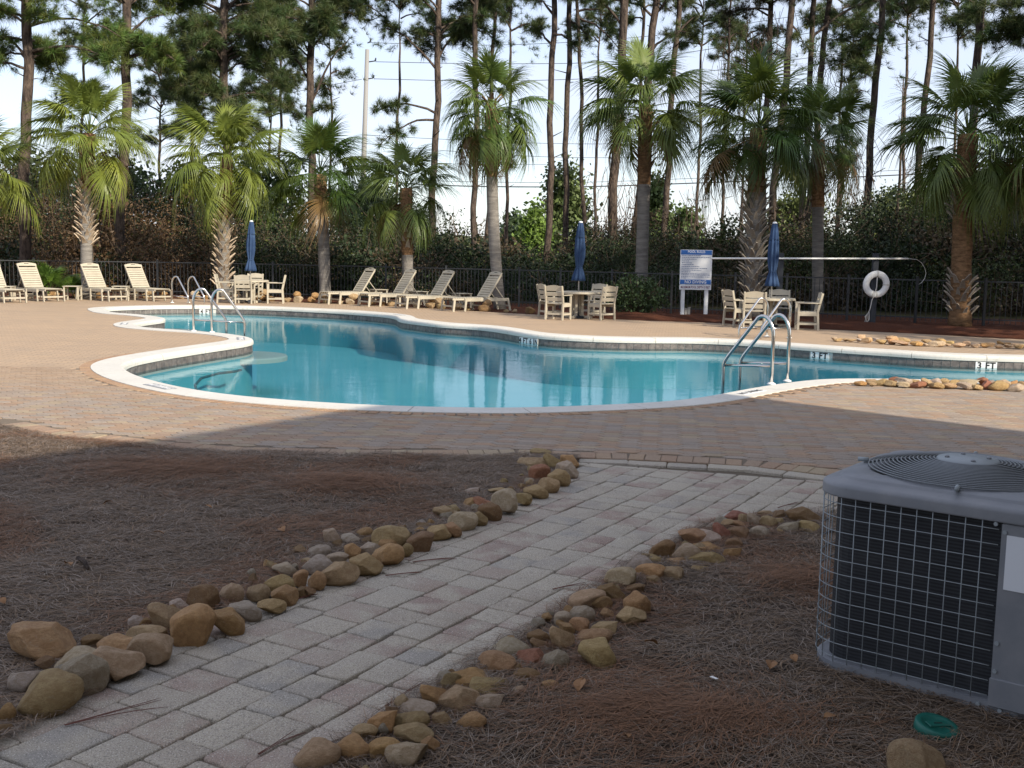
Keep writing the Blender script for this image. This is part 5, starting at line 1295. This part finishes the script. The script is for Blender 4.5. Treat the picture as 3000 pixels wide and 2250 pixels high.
pine((80, 0), (72, 720), 31, 39, 'reddish pine trunk with arching bare limbs by the saw palmetto', [(-150, 60, 10, 2.8, 16, .5), (60, 210, 8, 1.9, 18, .5)], [(75, 270, 10, 8, .6), (150, 280, 30, 18, .55), (165, -90, -60, 6, .4), (60, -130, -30, 14, .5), (120, -150, 0, 16, .5), (200, -140, 0, 14, .5)], seed=1, tone=GP)
pine((376, 0), (354, 700), 29, 41, 'pale straight pine trunk rising behind the booted palm', [(-120, 20, 8, 2.4, 14, .5), (100, 195, 9, 1.9, 16, .5)], [(105, 110, -70, 4, .3), (10, 70, -60, 3, .3), (20, -60, -40, 3, .3), (165, 150, 20, 18, .5), (150, -90, 10, 14, .45)], seed=2, tone=GP)
pine((655, 0), (660, 300), 27, 43, 'bushy pine with low heavy branches behind the ground-booted palm', [(-200, 40, 12, 3.0, 20, .6), (40, 170, 16, 2.7, 22, .6), (170, 300, 12, 2.4, 20, .55), (300, 420, 8, 2.0, 16, .5)], [(40, 190, -150, 16, .6), (180, 150, -30, 20, .6), (150, -180, 40, 24, .6)], seed=3)
pine((911, 0), (911, 680), 23, 45, 'dark pine with forked lower limbs left of the utility pole', [(-180, 30, 15, 3.2, 20, .6), (30, 170, 14, 2.5, 20, .55)], [(300, 110, -190, 6, .4), (240, -95, -110, 10, .45), (90, -80, -80, 14, .5), (150, 80, -80, 14, .5), (330, 60, -20, 8, .4)], seed=4)
pine((470, 160), (470, 410), 9, 58, 'slim young pine between the two booted palms', [(180, 320, 14, 2.2, 16, .6), (320, 420, 6, 1.6, 12, .5)], (), 11, seed=5)
pine((790, 200), (790, 420), 9, 60, 'slim young pine beyond the clean-trunked palm', [(190, 390, 14, 1.9, 16, .6)], (), 10.5, seed=25)
pine((969, 150), (969, 350), 8, 60, 'thin pine with small tufts beside the utility pole', [(60, 300, 12, 1.2, 7, .45)], (), 14, seed=6)
pine((560, 0), (562, 300), 12, 52, 'slender dark pine standing between the bushy pines', [(-60, 120, 10, 2.4, 16, .6), (120, 330, 10, 2.0, 14, .55)], (), 17, seed=26)
pine((1289, 0), (1270, 554), 20, 47, 'pine with a long low branch behind the short palm', [(-150, 20, 12, 3.2, 16, .6), (30, 130, 11, 2.6, 15, .55)], [(205, -150, -120, 20, .5), (330, -170, -10, 22, .42), (350, -160, 60, 16, .4), (170, 110, -120, 14, .5), (120, 70, -20, 14, .5), (110, -60, -20, 14, .5)], seed=7)
pine((1395, 0), (1390, 800), 17, 46, 'straight pine trunk left of the leaning palm', [(-120, 30, 6, 2.0, 12, .5)], [(450, 110, 30, 10, .35), (380, -60, 20, 3, .3)], seed=8)
pine((1448, 0), (1427, 790), 12, 50, 'thin dark pine trunk directly behind the leaning palm', [(-80, 60, 8, 2.2, 12, .5)], (), seed=9)
pine((1622, 0), (1605, 770), 19, 46, 'straight pine trunk right of the leaning palm', [(-150, 0, 6, 2.2, 12, .5)], [(130, -60, -40, 8, .4), (40, -60, -50, 5, .4), (100, 80, 30, 8, .45)], seed=10)
pine((1668, 0), (1653, 770), 17, 48, 'straight pine trunk just left of the mid blue umbrella', [(-150, -20, 6, 2.2, 10, .5)], [(60, 60, 50, 6, .4)], seed=11)
pine((1694, 0), (1711, 680), 12, 52, 'thin pine trunk behind the mid blue umbrella', [(-100, 20, 8, 2.2, 10, .5)], [(50, 130, 90, 12, .5), (30, 110, 20, 10, .5)], seed=12)
pine((1832, 0), (1791, 700), 27, 44, 'thick pine trunk wrapped in vines beside the dark shrub', [(-180, -20, 6, 2.5, 10, .5)], [(80, -130, -110, 12, .5)], seed=13)
pine((1885, 0), (1880, 200), 11, 55, 'thin pine trunk above the smooth tall palm', [(-100, 60, 8, 2.0, 12, .5)], (), seed=14)
pine((1921, 0), (1868, 640), 24, 45, 'forked pine trunk behind the smooth tall palm', [(-160, 0, 6, 2.4, 12, .5)], [(50, -120, -50, 8, .45), (40, 110, -90, 8, .5), (150, 90, -60, 5, .4)], seed=15)
pine((1988, 0), (1938, 770), 18, 46, 'pine trunk standing left of the pool rules sign', [(-140, 20, 6, 2.2, 10, .5)], [(100, 70, -60, 5, .4)], seed=16)
pine((2142, 0), (2133, 210), 9, 60, 'very thin pine above the rules sign', [(-60, 30, 8, 2.0, 9, .5), (90, 200, 6, 1.0, 5, .4)], (), seed=17)
pine((2260, 0), (2253, 160), 18, 47, 'pine trunk draped with vines above the stout palm', [(-100, 50, 10, 2.0, 9, .5)], (), seed=18, tone=(0.05, 0.055, 0.025))
pine((2323, 0), (2263, 620), 22, 45, 'leaning pine trunk behind the navy umbrella', [(-140, 10, 6, 2.0, 8, .5)], [(70, 40, 60, 5, .35)], seed=19)
pine((2386, 0), (2350, 680), 18, 46, 'pine trunk with a long bare limb reaching over its neighbour', [(-140, -10, 6, 2.2, 10, .5)], [(105, 190, -110, 5, .4), (100, -25, -50, 3, .3)], seed=20)
pine((2427, 0), (2366, 650), 19, 47, 'pine trunk crossed by a long bare limb', [(-140, -10, 6, 2.2, 10, .5)], [(60, 40, 0, 6, .4)], seed=21)
pine((2506, 70), (2453, 680), 10, 44, 'scraggy leaning young pine with sparse tufts', [(60, 260, 16, 1.0, 8, .42), (260, 520, 12, .8, 5, .4)], (), 11.5, seed=22)
pine((2586, 0), (2533, 650), 22, 45, 'bare leaning pine trunk near the rescue pole end', [(-150, -20, 6, 2.2, 10, .5)], [(85, 40, -30, 1, .2), (100, 20, 20, 6, .35)], seed=23)
pine((2735, 0), (2675, 700), 19, 45, 'leaning pine trunk behind the peeled palm', [(-150, -20, 6, 2.2, 10, .5)], (), seed=24)
pine((2880, 0), (2850, 330), 25, 42, 'thick pine trunk above the peeled palm', [(-150, -20, 6, 2.4, 12, .5)], [(60, -50, -60, 1, .2)], seed=27)
pine((3080, 0), (3070, 400), 24, 40, 'pine whose needled branches hang past the peeled palm', [(-60, 130, 16, 2.6, 20, .5)], [(60, -130, 10, 20, .45), (100, -110, 0, 18, .45), (20, -140, 0, 16, .45)], seed=28)

pine((1175, 0), (1167, 300), 9, 66, 'distant slender pine right of the utility pole', [(-80, 70, 14, 2.0, 14, .6)], (), 17, seed=60)
pine((1500, 0), (1492, 300), 10, 62, 'distant slender pine between leaning palm and mid umbrella', [(-60, 90, 16, 2.4, 15, .6)], (), 17, seed=61)
pine((1760, 0), (1752, 300), 9, 66, 'distant slender pine above the dark shrub', [(-60, 140, 16, 2.4, 15, .6)], (), 17, seed=62)
pine((2060, 0), (2052, 300), 9, 62, 'distant slender pine above the rules sign', [(-60, 170, 16, 2.4, 15, .6)], (), 17, seed=63)
pine((2190, 0), (2182, 300), 8, 68, 'distant slender pine above the stout palm', [(-40, 240, 16, 2.4, 15, .6)], (), 17, seed=64)
pine((2470, 0), (2462, 300), 9, 64, 'distant slender pine above the scraggy young pine', [(-80, 160, 16, 2.4, 15, .6)], (), 17, seed=65)
pine((2660, 0), (2652, 300), 10, 58, 'distant slender pine above the life ring', [(-80, 90, 16, 2.4, 15, .6)], (), 17, seed=66)
pine((2810, 0), (2802, 300), 9, 60, 'distant slender pine beside the thick pine over the peeled palm', [(-60, 120, 16, 2.4, 15, .6)], (), 17, seed=67)
pine((250, 0), (242, 300), 9, 60, 'distant slender pine between the reddish and pale pines', [(-20, 330, 16, 2.4, 15, .6)], (), 17, seed=68)
pine((830, 0), (822, 300), 9, 64, 'distant slender pine left of the clean-trunked palm', [(-40, 260, 16, 2.4, 15, .6)], (), 17, seed=69)
# ================================================================== UNDERGROWTH, SHRUBS, FAR TREES
def leaf_quads(C, rg, size, cols, flat=0.0):
    n = len(C); d = rg.normal(0, 1, (n, 3)); d[:, 2] *= (1 - flat); d /= np.linalg.norm(d, axis=1)[:, None]
    s = np.cross(d, rg.normal(0, 1, (n, 3))); s /= np.linalg.norm(s, axis=1)[:, None]
    L = size * rg.uniform(.6, 1.4, (n, 1)); w = L * rg.uniform(.22, .38, (n, 1))
    V = np.stack([C - d * L * .5, C + s * w, C + d * L * .5, C - s * w], 1).reshape(-1, 3)
    return V, np.arange(n * 4).reshape(-1, 4), np.repeat(cols, 4, 0)
def ell_points(c, r, n, rg, lo=.45):
    d = rg.normal(0, 1, (n, 3)); d /= np.linalg.norm(d, axis=1)[:, None]; rad = lo + (1 - lo) * rg.random((n, 1)) ** .6
    # lumpy outline
    nz = np.array([mnoise.noise(Vector((v[0] * 2.4 + c[0], v[1] * 2.4 + c[1], v[2] * 2.4))) for v in d]); rad = rad * (1 + .38 * nz[:, None])
    P = np.array(c) + d * rad * np.array(r); return P
def topline(x):
    xs = [-300, 0, 200, 420, 600, 800, 1000, 1200, 1340, 1480, 1560, 1720, 1780, 1900, 1960, 2080, 2200, 2400, 2600, 2800, 3300]
    ys = [470, 490, 480, 520, 560, 580, 600, 640, 665, 700, 715, 690, 610, 640, 700, 660, 620, 600, 565, 540, 520]
    return np.interp(x, xs, ys)
def undergrowth():
    rg = np.random.default_rng(42); rr = random.Random(42)
    VV, QQ, CC = [], [], []; o = 0
    TW = MB()
    for row, (Yr, frac, step) in enumerate(((40.6, .50, 105), (42.2, .75, 85), (44.2, .95, 75), (46.5, 1.0, 75), (49.5, .95, 90))):
        x = -330.0
        while x < 3330:
            Y = Yr + rr.uniform(-1.2, 1.2) - (0.0 if x < 1500 else (x - 1500) / 1500 * 4.5); tx = topline(x); hs = rr.choice([.55, .8, .95, 1.05, 1.12]) * frac
            top = max(.7, atY(x, tx + rr.uniform(-12, 22), Y).z * hs); p = atY(x, 800, Y); rx = rr.uniform(.8, 1.9)
            kind = rr.random()
            if x < 620 and kind < .55: col = np.array([0.105, 0.064, 0.032])      # brown dead vines on the left
            elif kind < .24: col = np.array([0.070, 0.052, 0.030])
            elif kind < .50: col = np.array([0.042, 0.060, 0.018])
            else: col = np.array([0.020, 0.034, 0.013])
            K = int(9 * rx * (top * .5 + .6)) + 4; lf = rr.choice([.06, .085, .11, .15])
            for _ in range(K):
                a_ = rr.uniform(0, 2 * PI); q = math.sqrt(rr.random()) * rx; zc = top * (rr.random() ** .75) * (1 - .35 * (q / rx) ** 2); cc_ = (p.x + q * math.cos(a_), Y + q * .55 * math.sin(a_), zc)
                n = int(rr.uniform(45, 95) * (.11 / lf) ** .8); P = np.array(cc_) + rg.normal(0, 1, (n, 3)) * np.array([.30, .26, .22]) * rr.uniform(.7, 1.35); P = P[P[:, 2] > .02]
                if not len(P): continue
                cols = col[None, :] * rr.uniform(.6, 1.5) * rg.uniform(.6, 1.4, (len(P), 1)); br = rg.random(len(P)) < .015; cols[br] = np.array([0.12, 0.14, 0.03])
                V, Q, C = leaf_quads(P, rg, lf, cols); VV.append(V); QQ.append(Q + o); CC.append(C); o += len(V)
                if rr.random() < .30:
                    b0 = Vector((p.x + rr.uniform(-.3, .3), Y, 0.0)); TW.tube([b0, b0.lerp(Vector(cc_), .55) + Vector((rr.gauss(0, .12), 0, .1)), Vector(cc_)], [.022, .015, .007], 4, False)
            for _ in range(5):
                a = Vector((p.x + rr.uniform(-1.2, 1.2), Y - .6, top * rr.uniform(.2, .95))); d = Vector((rr.uniform(-1, 1), -.3, rr.uniform(-.2, 1.1))) * rr.uniform(.4, 1.2); TW.tube([a, a + d * .5 + Vector((rr.gauss(0, .12), 0, rr.gauss(0, .12))), a + d], [.012, .010, .006], 4, False)
            x += step * rr.uniform(.55, 1.3)
    ob = np_mesh('undergrowth', np.vstack(VV), np.vstack(QQ), 'leaf', np.vstack(CC)); tag(ob, 'dense dark undergrowth and vines massed behind the fence', 'undergrowth', None, 'stuff')
    # vine curtains on the trunks in the middle
    vv = MB()
    for (xc, y0, y1, Y, n, sx) in ((1800, 480, 800, 43.2, 90, 55), (1860, 520, 800, 44, 60, 40), (2235, 0, 330, 46.5, 150, 75), (2150, 60, 480, 47, 110, 60), (2420, 160, 560, 45, 110, 55), (2500, 380, 640, 43.5, 110, 45), (2060, 520, 760, 44, 40, 60), (1330, 600, 760, 45, 30, 50), (160, 480, 700, 39, 60, 120)):
        for _ in range(n):
            x = rr.gauss(xc, sx * .55); ya = rr.uniform(y0, y1); ln = rr.uniform(30, 130); a = atY(x, ya, Y + rr.uniform(-.5, .5)); b = atY(x + rr.gauss(0, 22), ya + ln, a.y); mid = a.lerp(b, .5) + Vector((rr.gauss(0, .12), rr.gauss(0, .1), 0)); 
            if b.z < .1: continue
            vv.tube([a, mid, b], [.009, .010, .007], 4, False)
    ob = vv.build('hanging_vines', 'twig'); tag(ob, 'tangled bare brown vines hanging among the pine trunks', 'vines', None, 'stuff')
    ob = TW.build('vine_stems', 'twig'); tag(ob, 'bare stems poking out of the dark undergrowth', 'vines', None, 'stuff')
undergrowth()
def bush(name, c, r, n, size, colr, label, cat, seed, stems=10):
    rg = np.random.default_rng(seed); rr = random.Random(seed); rt = thing(name, label, cat, (c[0], c[1], 0))
    P = ell_points((0, 0, c[2]), r, n, rg, .3); P = P[P[:, 2] > .03]; cols = np.array(colr)[None, :] * rg.uniform(.55, 1.6, (len(P), 1))
    V, Q, C = leaf_quads(P, rg, size, cols); np_mesh('foliage', V, Q, 'leaf', C, False, rt)
    mb = MB()
    for _ in range(stems):
        a = rr.uniform(0, 2 * PI); e = Vector((math.cos(a) * r[0] * .8, math.sin(a) * r[1] * .8, c[2] + r[2] * rr.uniform(.2, .9))); mb.tube([(0, 0, 0), e * .5 + Vector((0, 0, .05)), e], [.016, .012, .005], 4, False)
    mb.build('stems', 'twig', rt); return rt
p = gnd(1868, 928); bush('shrub', (p.x, p.y + .5, .55), (.88, .7, .62), 3600, .085, (0.050, 0.080, 0.030), 'bushy dark green shrub in the mulch left of the rules sign', 'shrub', 5, 26)
p = gnd(1965, 780)
# far trees seen through the gaps
def far_tree(px, ytop, ybot, Y, wpx, colr, label, seed, n=5200, cat='tree', conifer=True):
    rg = np.random.default_rng(seed); rr = random.Random(seed)
    k = Y / F; top = atY(px, ytop, Y); bx = atY(px, ybot, Y); H_ = top.z; w = wpx * k / 2
    rt = thing('far_tree', label, cat, (top.x, Y, -.04), 0, 'sunlit trees beyond the woods'); mb = MB(); mb.tube([(0, 0, 0), (.05, 0, H_ * .5), (0, 0, H_ * .97)], [.16, .11, .03], 6)
    PT = []
    zb = max(.4, bx.z)
    for _ in range(46):
        t = rr.random(); z = zb + (H_ - zb) * t; ww = w * ((1 - t) ** .8 * .9 + .16 if conifer else math.sin(PI * (.12 + .8 * t))); a = rr.uniform(0, 2 * PI); l = ww * rr.uniform(.35, 1); e = Vector((math.cos(a) * l, math.sin(a) * l, z + .1 * l)); mb.tube([(0, 0, z - .15 * l), e], [.035, .012], 4, False); PT.append(e)
    mb.build('trunk', 'bark', rt)
    C = np.array([tuple(e) for e in PT]); idx = rg.integers(0, len(C), n); P = C[idx] + rg.normal(0, 1, (n, 3)) * np.array([w * .20, w * .20, .30 + .03 * H_]); P = P[P[:, 2] > .05]
    cols = np.array(colr)[None, :] * rg.uniform(.55, 1.6, (len(P), 1)); V, Q, Cc = leaf_quads(P, rg, .0042 * Y, cols); np_mesh('crown', V, Q, 'leaf', Cc, False, rt)
far_tree(1655, 490, 740, 72, 190, (0.10, 0.135, 0.045), 'sunlit tall young pine seen through the gap behind the mid umbrella', 1)
far_tree(1562, 640, 745, 66, 110, (0.12, 0.19, 0.035), 'small bright green pine in the gap between trunks', 2)
far_tree(1510, 650, 745, 84, 90, (0.09, 0.13, 0.06), 'rounded pale green tree in the gap between trunks', 3, 3000, 'tree', False)
far_tree(1925, 545, 740, 70, 130, (0.10, 0.14, 0.045), 'sunlit pine between the smooth palm and rules sign', 4)
far_tree(2010, 640, 760, 66, 110, (0.075, 0.115, 0.035), 'low green tree above the rules sign', 5, 3500, 'tree', False)
far_tree(2330, 590, 740, 60, 170, (0.10, 0.125, 0.035), 'yellow-green tree behind the navy umbrella', 6, 4500, 'tree', False)
far_tree(2780, 560, 740, 56, 330, (0.085, 0.105, 0.035), 'olive green broad tree behind the peeled palm', 7, 7000, 'tree', False)
far_tree(2620, 600, 740, 58, 240, (0.075, 0.095, 0.035), 'olive green broad tree behind the life ring', 8, 6000, 'tree', False)
far_tree(2960, 540, 740, 54, 260, (0.085, 0.11, 0.03), 'olive green broad tree past the peeled palm', 9, 6000, 'tree', False)
far_tree(330, 500, 700, 56, 300, (0.05, 0.075, 0.03), 'dark broad tree behind the pale pine trunk', 10, 6500, 'tree', False)
far_tree(80, 480, 700, 54, 320, (0.06, 0.08, 0.03), 'dark broad tree behind the saw palmetto', 11, 6500, 'tree', False)
far_tree(760, 500, 700, 58, 330, (0.04, 0.065, 0.025), 'dark broad tree behind the clean-trunked palm', 12, 6500, 'tree', False)
far_tree(1080, 560, 700, 60, 280, (0.04, 0.06, 0.025), 'dark broad tree under the utility pole', 13, 6000, 'tree', False)
far_tree(560, 520, 700, 55, 260, (0.04, 0.065, 0.025), 'dark broad tree behind the ground-booted palm', 14, 6000, 'tree', False)
# bare winter trees
def bare_tree(px, ytop, Y, wpx, label, seed, colr='twig'):
    rr = random.Random(seed); k = Y / F; top = atY(px, ytop, Y); H_ = top.z; rt = thing('bare_tree', label, 'tree', (top.x, Y, -.04), 0, 'leafless trees in the woods'); mb = MB()
    mb.tube([(0, 0, 0), (.06, 0, H_ * .45), (-.05, 0, H_ * .8)], [.09, .06, .025], 6); mb.build('trunk', 'bark', rt, True); tw = MB()
    def grow(p, d, l, r, lev):
        e = p + d * l; tw.tube([p, p.lerp(e, .5) + Vector((rr.gauss(0, .04), rr.gauss(0, .04), 0)) * l, e], [r, r * .8, r * .6], 4, False)
        if lev == 0: return
        for _ in range(3 if lev > 1 else 2): grow(p.lerp(e, rr.uniform(.55, 1)), (d + Vector((rr.gauss(0, .55), rr.gauss(0, .55), rr.gauss(.12, .35)))).normalized(), l * rr.uniform(.55, .8), r * .6, lev - 1)
    for _ in range(6): grow(Vector((.03, 0, H_ * rr.uniform(.35, .78))), Vector((rr.uniform(-1, 1), rr.uniform(-1, 1), rr.uniform(.5, 1.3))).normalized(), wpx * k * .26, .020, 3)
    tw.build('twigs', 'twig', rt)
bare_tree(2660, 60, 50, 190, 'leafless slender tree between the leaning pines', 1)
bare_tree(1400, 600, 55, 130, 'leafless scrubby tree left of the leaning palm', 2); bare_tree(2030, 560, 58, 150, 'leafless scrubby tree above the rules sign', 3); bare_tree(1480, 610, 60, 110, 'leafless scrubby tree in the sky gap', 4); bare_tree(2180, 480, 52, 170, 'leafless vine-hung tree by the stout palm', 5)
# distant wood line
rg = np.random.default_rng(8); n = 26000; X = rg.uniform(-75, 75, n); zt = 1.75 + 130 / F * 70 * (.6 + .5 * np.array([mnoise.noise(Vector((x * .12, 3, 0))) for x in X])); P = np.column_stack([X, 125 + rg.uniform(-4, 4, n), rg.random(n) ** .7 * zt])
V, Q, C = leaf_quads(P, rg, 1.1, np.array([[0.085, 0.105, 0.055]]) * rg.uniform(.6, 1.4, (n, 1))); ob = np_mesh('distant_woods', V, Q, 'leaf', C); tag(ob, 'hazy distant tree line beyond the power lines', 'woods', None, 'stuff')
# saw palmetto clumps by the fence
def palmetto(px, py, Y, s, label, seed):
    rr = random.Random(seed); p = atY(px, py, Y); rt = thing('saw_palmetto', label, 'palmetto', (p.x, Y, 0), 0, 'saw palmettos at the fence')
    for k in range(11):
        o = link('frond', rr.choice(FM[0]), rt); az = rr.uniform(0, 2 * PI); el = rr.uniform(42, 84); o.scale = (s * .62, s * .8, s * .8); o.rotation_euler = (Matrix.Rotation(az, 4, 'Z') @ Matrix.Rotation(R(-el), 4, 'Y')).to_euler(); g = rr.uniform(.8, 1.3); o.color = (.085 * g, .15 * g, .028 * g, 1)
palmetto(140, 860, 36.3, .95, 'bright green saw palmetto poking through the fence behind a lounger', 1); palmetto(218, 868, 36.0, .60, 'small saw palmetto beside the booted palm', 2)

# ================================================================== UTILITY POLE AND LINES
Yu = 82.0
a = atY(1068, 400, Yu); b = atY(1076, 145, Yu); rt = thing('utility_pole', 'pale concrete utility pole rising above the short palm', 'utility pole', (a.x - (b.x - a.x) / (b.z - a.z) * a.z, Yu, 0))
dz = (b.x - a.x) / (b.z - a.z); mb = MB(); mb.tube([(0, 0, 0), (dz * b.z, 0, b.z)], [.24, .15], 12); mb.build('shaft', 'upole', rt, True)
for y, dx in ((126, 8), (182, 24), (232, 20)):
    q = atY(1076, y, Yu); q0 = Vector((dz * q.z, 0, q.z)); e = q0 + Vector((dx * Yu / F, 0, .1)); mb = MB(); mb.tube([q0, e], .045, 6); mb.tube([e, e + Vector((.04, 0, .22))], [.07, .045], 8); mb.build('insulator', 'cable', rt, True)
WIRES = [([(1082, 125), (1500, 131), (1980, 97), (2620, 0), (3100, -80)], .020, 'top'), ([(1100, 181), (1500, 187), (1850, 175), (2300, 108), (2916, 8), (3200, -45)], .022, 'second'), ([(1096, 231), (1500, 237), (2000, 215), (2400, 165), (2960, 80), (3200, 40)], .022, 'third'),
         ([(1060, 232), (700, 300), (300, 372), (0, 420)], .020, 'left-hand'), ([(1066, 395), (1300, 408), (1650, 421), (2000, 418), (2400, 400)], .018, 'fourth'), ([(1066, 420), (1350, 445), (1650, 461), (2000, 460), (2400, 452)], .018, 'fifth'),
         ([(1066, 520), (1350, 532), (1700, 534), (2050, 522), (2500, 505), (3000, 480)], .018, 'upper trunk'), ([(1066, 530), (1350, 545), (1700, 547), (2050, 536), (2500, 519), (3000, 494)], .045, 'thick bundled'), ([(900, 470), (1066, 478), (1600, 482)], .016, 'thin service')]
for pts, r_, nm in WIRES:
    mb = MB(); fine = []
    P = [atY(x, y, Yu - .4) for x, y in pts]
    for i_ in range(len(P) - 1):
        p0, p1, p2, p3 = P[max(i_ - 1, 0)], P[i_], P[i_ + 1], P[min(i_ + 2, len(P) - 1)]
        for t in np.linspace(0, 1, 8, endpoint=False): fine.append(0.5 * ((2 * p1) + (-p0 + p2) * t + (2 * p0 - 5 * p1 + 4 * p2 - p3) * t * t + (-p0 + 3 * p1 - 3 * p2 + p3) * t ** 3))
    fine.append(P[-1]); mb.tube(fine, r_, 5); o = mb.build('power_line', 'cable', None, True); tag(o, f'{nm} power line strung from the concrete utility pole', 'power line', 'power lines behind the pines')

# ================================================================== WOODS OUTSIDE THE FRAME ON THE RIGHT (shade the fence line)
for k, (x, y) in enumerate(((17.5, 25.5), (20.5, 22.0), (24.0, 24.5), (27.5, 21.0), (21.0, 28.0), (31.0, 25.0), (25.5, 29.0), (35.0, 29.5), (15.9, 18.3))):
    rg = np.random.default_rng(900 + k); rr = random.Random(900 + k); Ht = rr.uniform(13, 16)
    rt = thing('oak_tree', 'tall leafy oak standing past the end of the mulch strip', 'tree', (x, y, -.04), 0, 'oaks past the mulch strip'); mb = MB(); mb.tube([(0, 0, 0), (.2, .1, Ht * .35), (0, 0, Ht * .85)], [.32, .24, .06], 8); mb.build('trunk', 'bark', rt, True)
    C = np.array([(rr.gauss(0, 1.6), rr.gauss(0, 1.6), Ht * rr.uniform(.30, 1.0)) for _ in range(34)]); idx = rg.integers(0, 34, 7000); P = C[idx] + rg.normal(0, .62, (7000, 3)); V, Q, Cc = leaf_quads(P, rg, .26, np.array([[0.045, 0.07, 0.025]]) * rg.uniform(.6, 1.4, (7000, 1))); np_mesh('crown', V, Q, 'leaf', Cc, False, rt)

# ================================================================== SMALL LITTER
p = gnd(2090, 2003, 0.03); mb = MB(); mb.prism([(-.016, -.004), (.012, -.007), (.020, .001), (-.008, .006)], 0, .003); o = mb.build('paper_scrap', 'white'); o.location = (p.x, p.y, .055); o.rotation_euler = (.2, .1, -.5); tag(o, 'tiny white scrap lying in the straw left of the air conditioner', 'litter')
lr = random.Random(4); LEAFM = NT('dead_leaf_brown').fin((0.24, 0.125, 0.055), 0.8)
lm = MB(); n = 7
for q in range(n):
    t = q / (n - 1); w = .022 * math.sin(PI * min(1, t * .95 + .03)); z = .010 * math.sin(PI * t)
    lm.V += [(.07 * t, -w, z + .006), (.07 * t, 0, z), (.07 * t, w, z + .007)]
lm.Fc = [(q * 3 + j, (q + 1) * 3 + j, (q + 1) * 3 + j + 1, q * 3 + j + 1) for q in range(n - 1) for j in range(2)]; lm.mi = [0] * len(lm.Fc); leaf_me = lm.mesh('dead_leaf', LEAFM)
for x, y in ((15, 1785), (190, 1665), (480, 1577), (1695, 2047), (2320, 1935), (2260, 1955), (1925, 1905), (620, 1500), (330, 1480), (820, 1560), (2450, 2120), (1830, 2170), (150, 1900)):
    p = gnd(x, y, .03); o = link('dead_leaf', leaf_me); o.location = (p.x, p.y, .055); o.rotation_euler = (lr.uniform(-.4, .4), lr.uniform(-.4, .4), lr.uniform(0, 6)); f = lr.uniform(.7, 1.2); o.scale = (f, f, f); tag(o, 'small curled brown dead leaf lying on the pine straw', 'leaf', 'dead leaves on the pine straw')
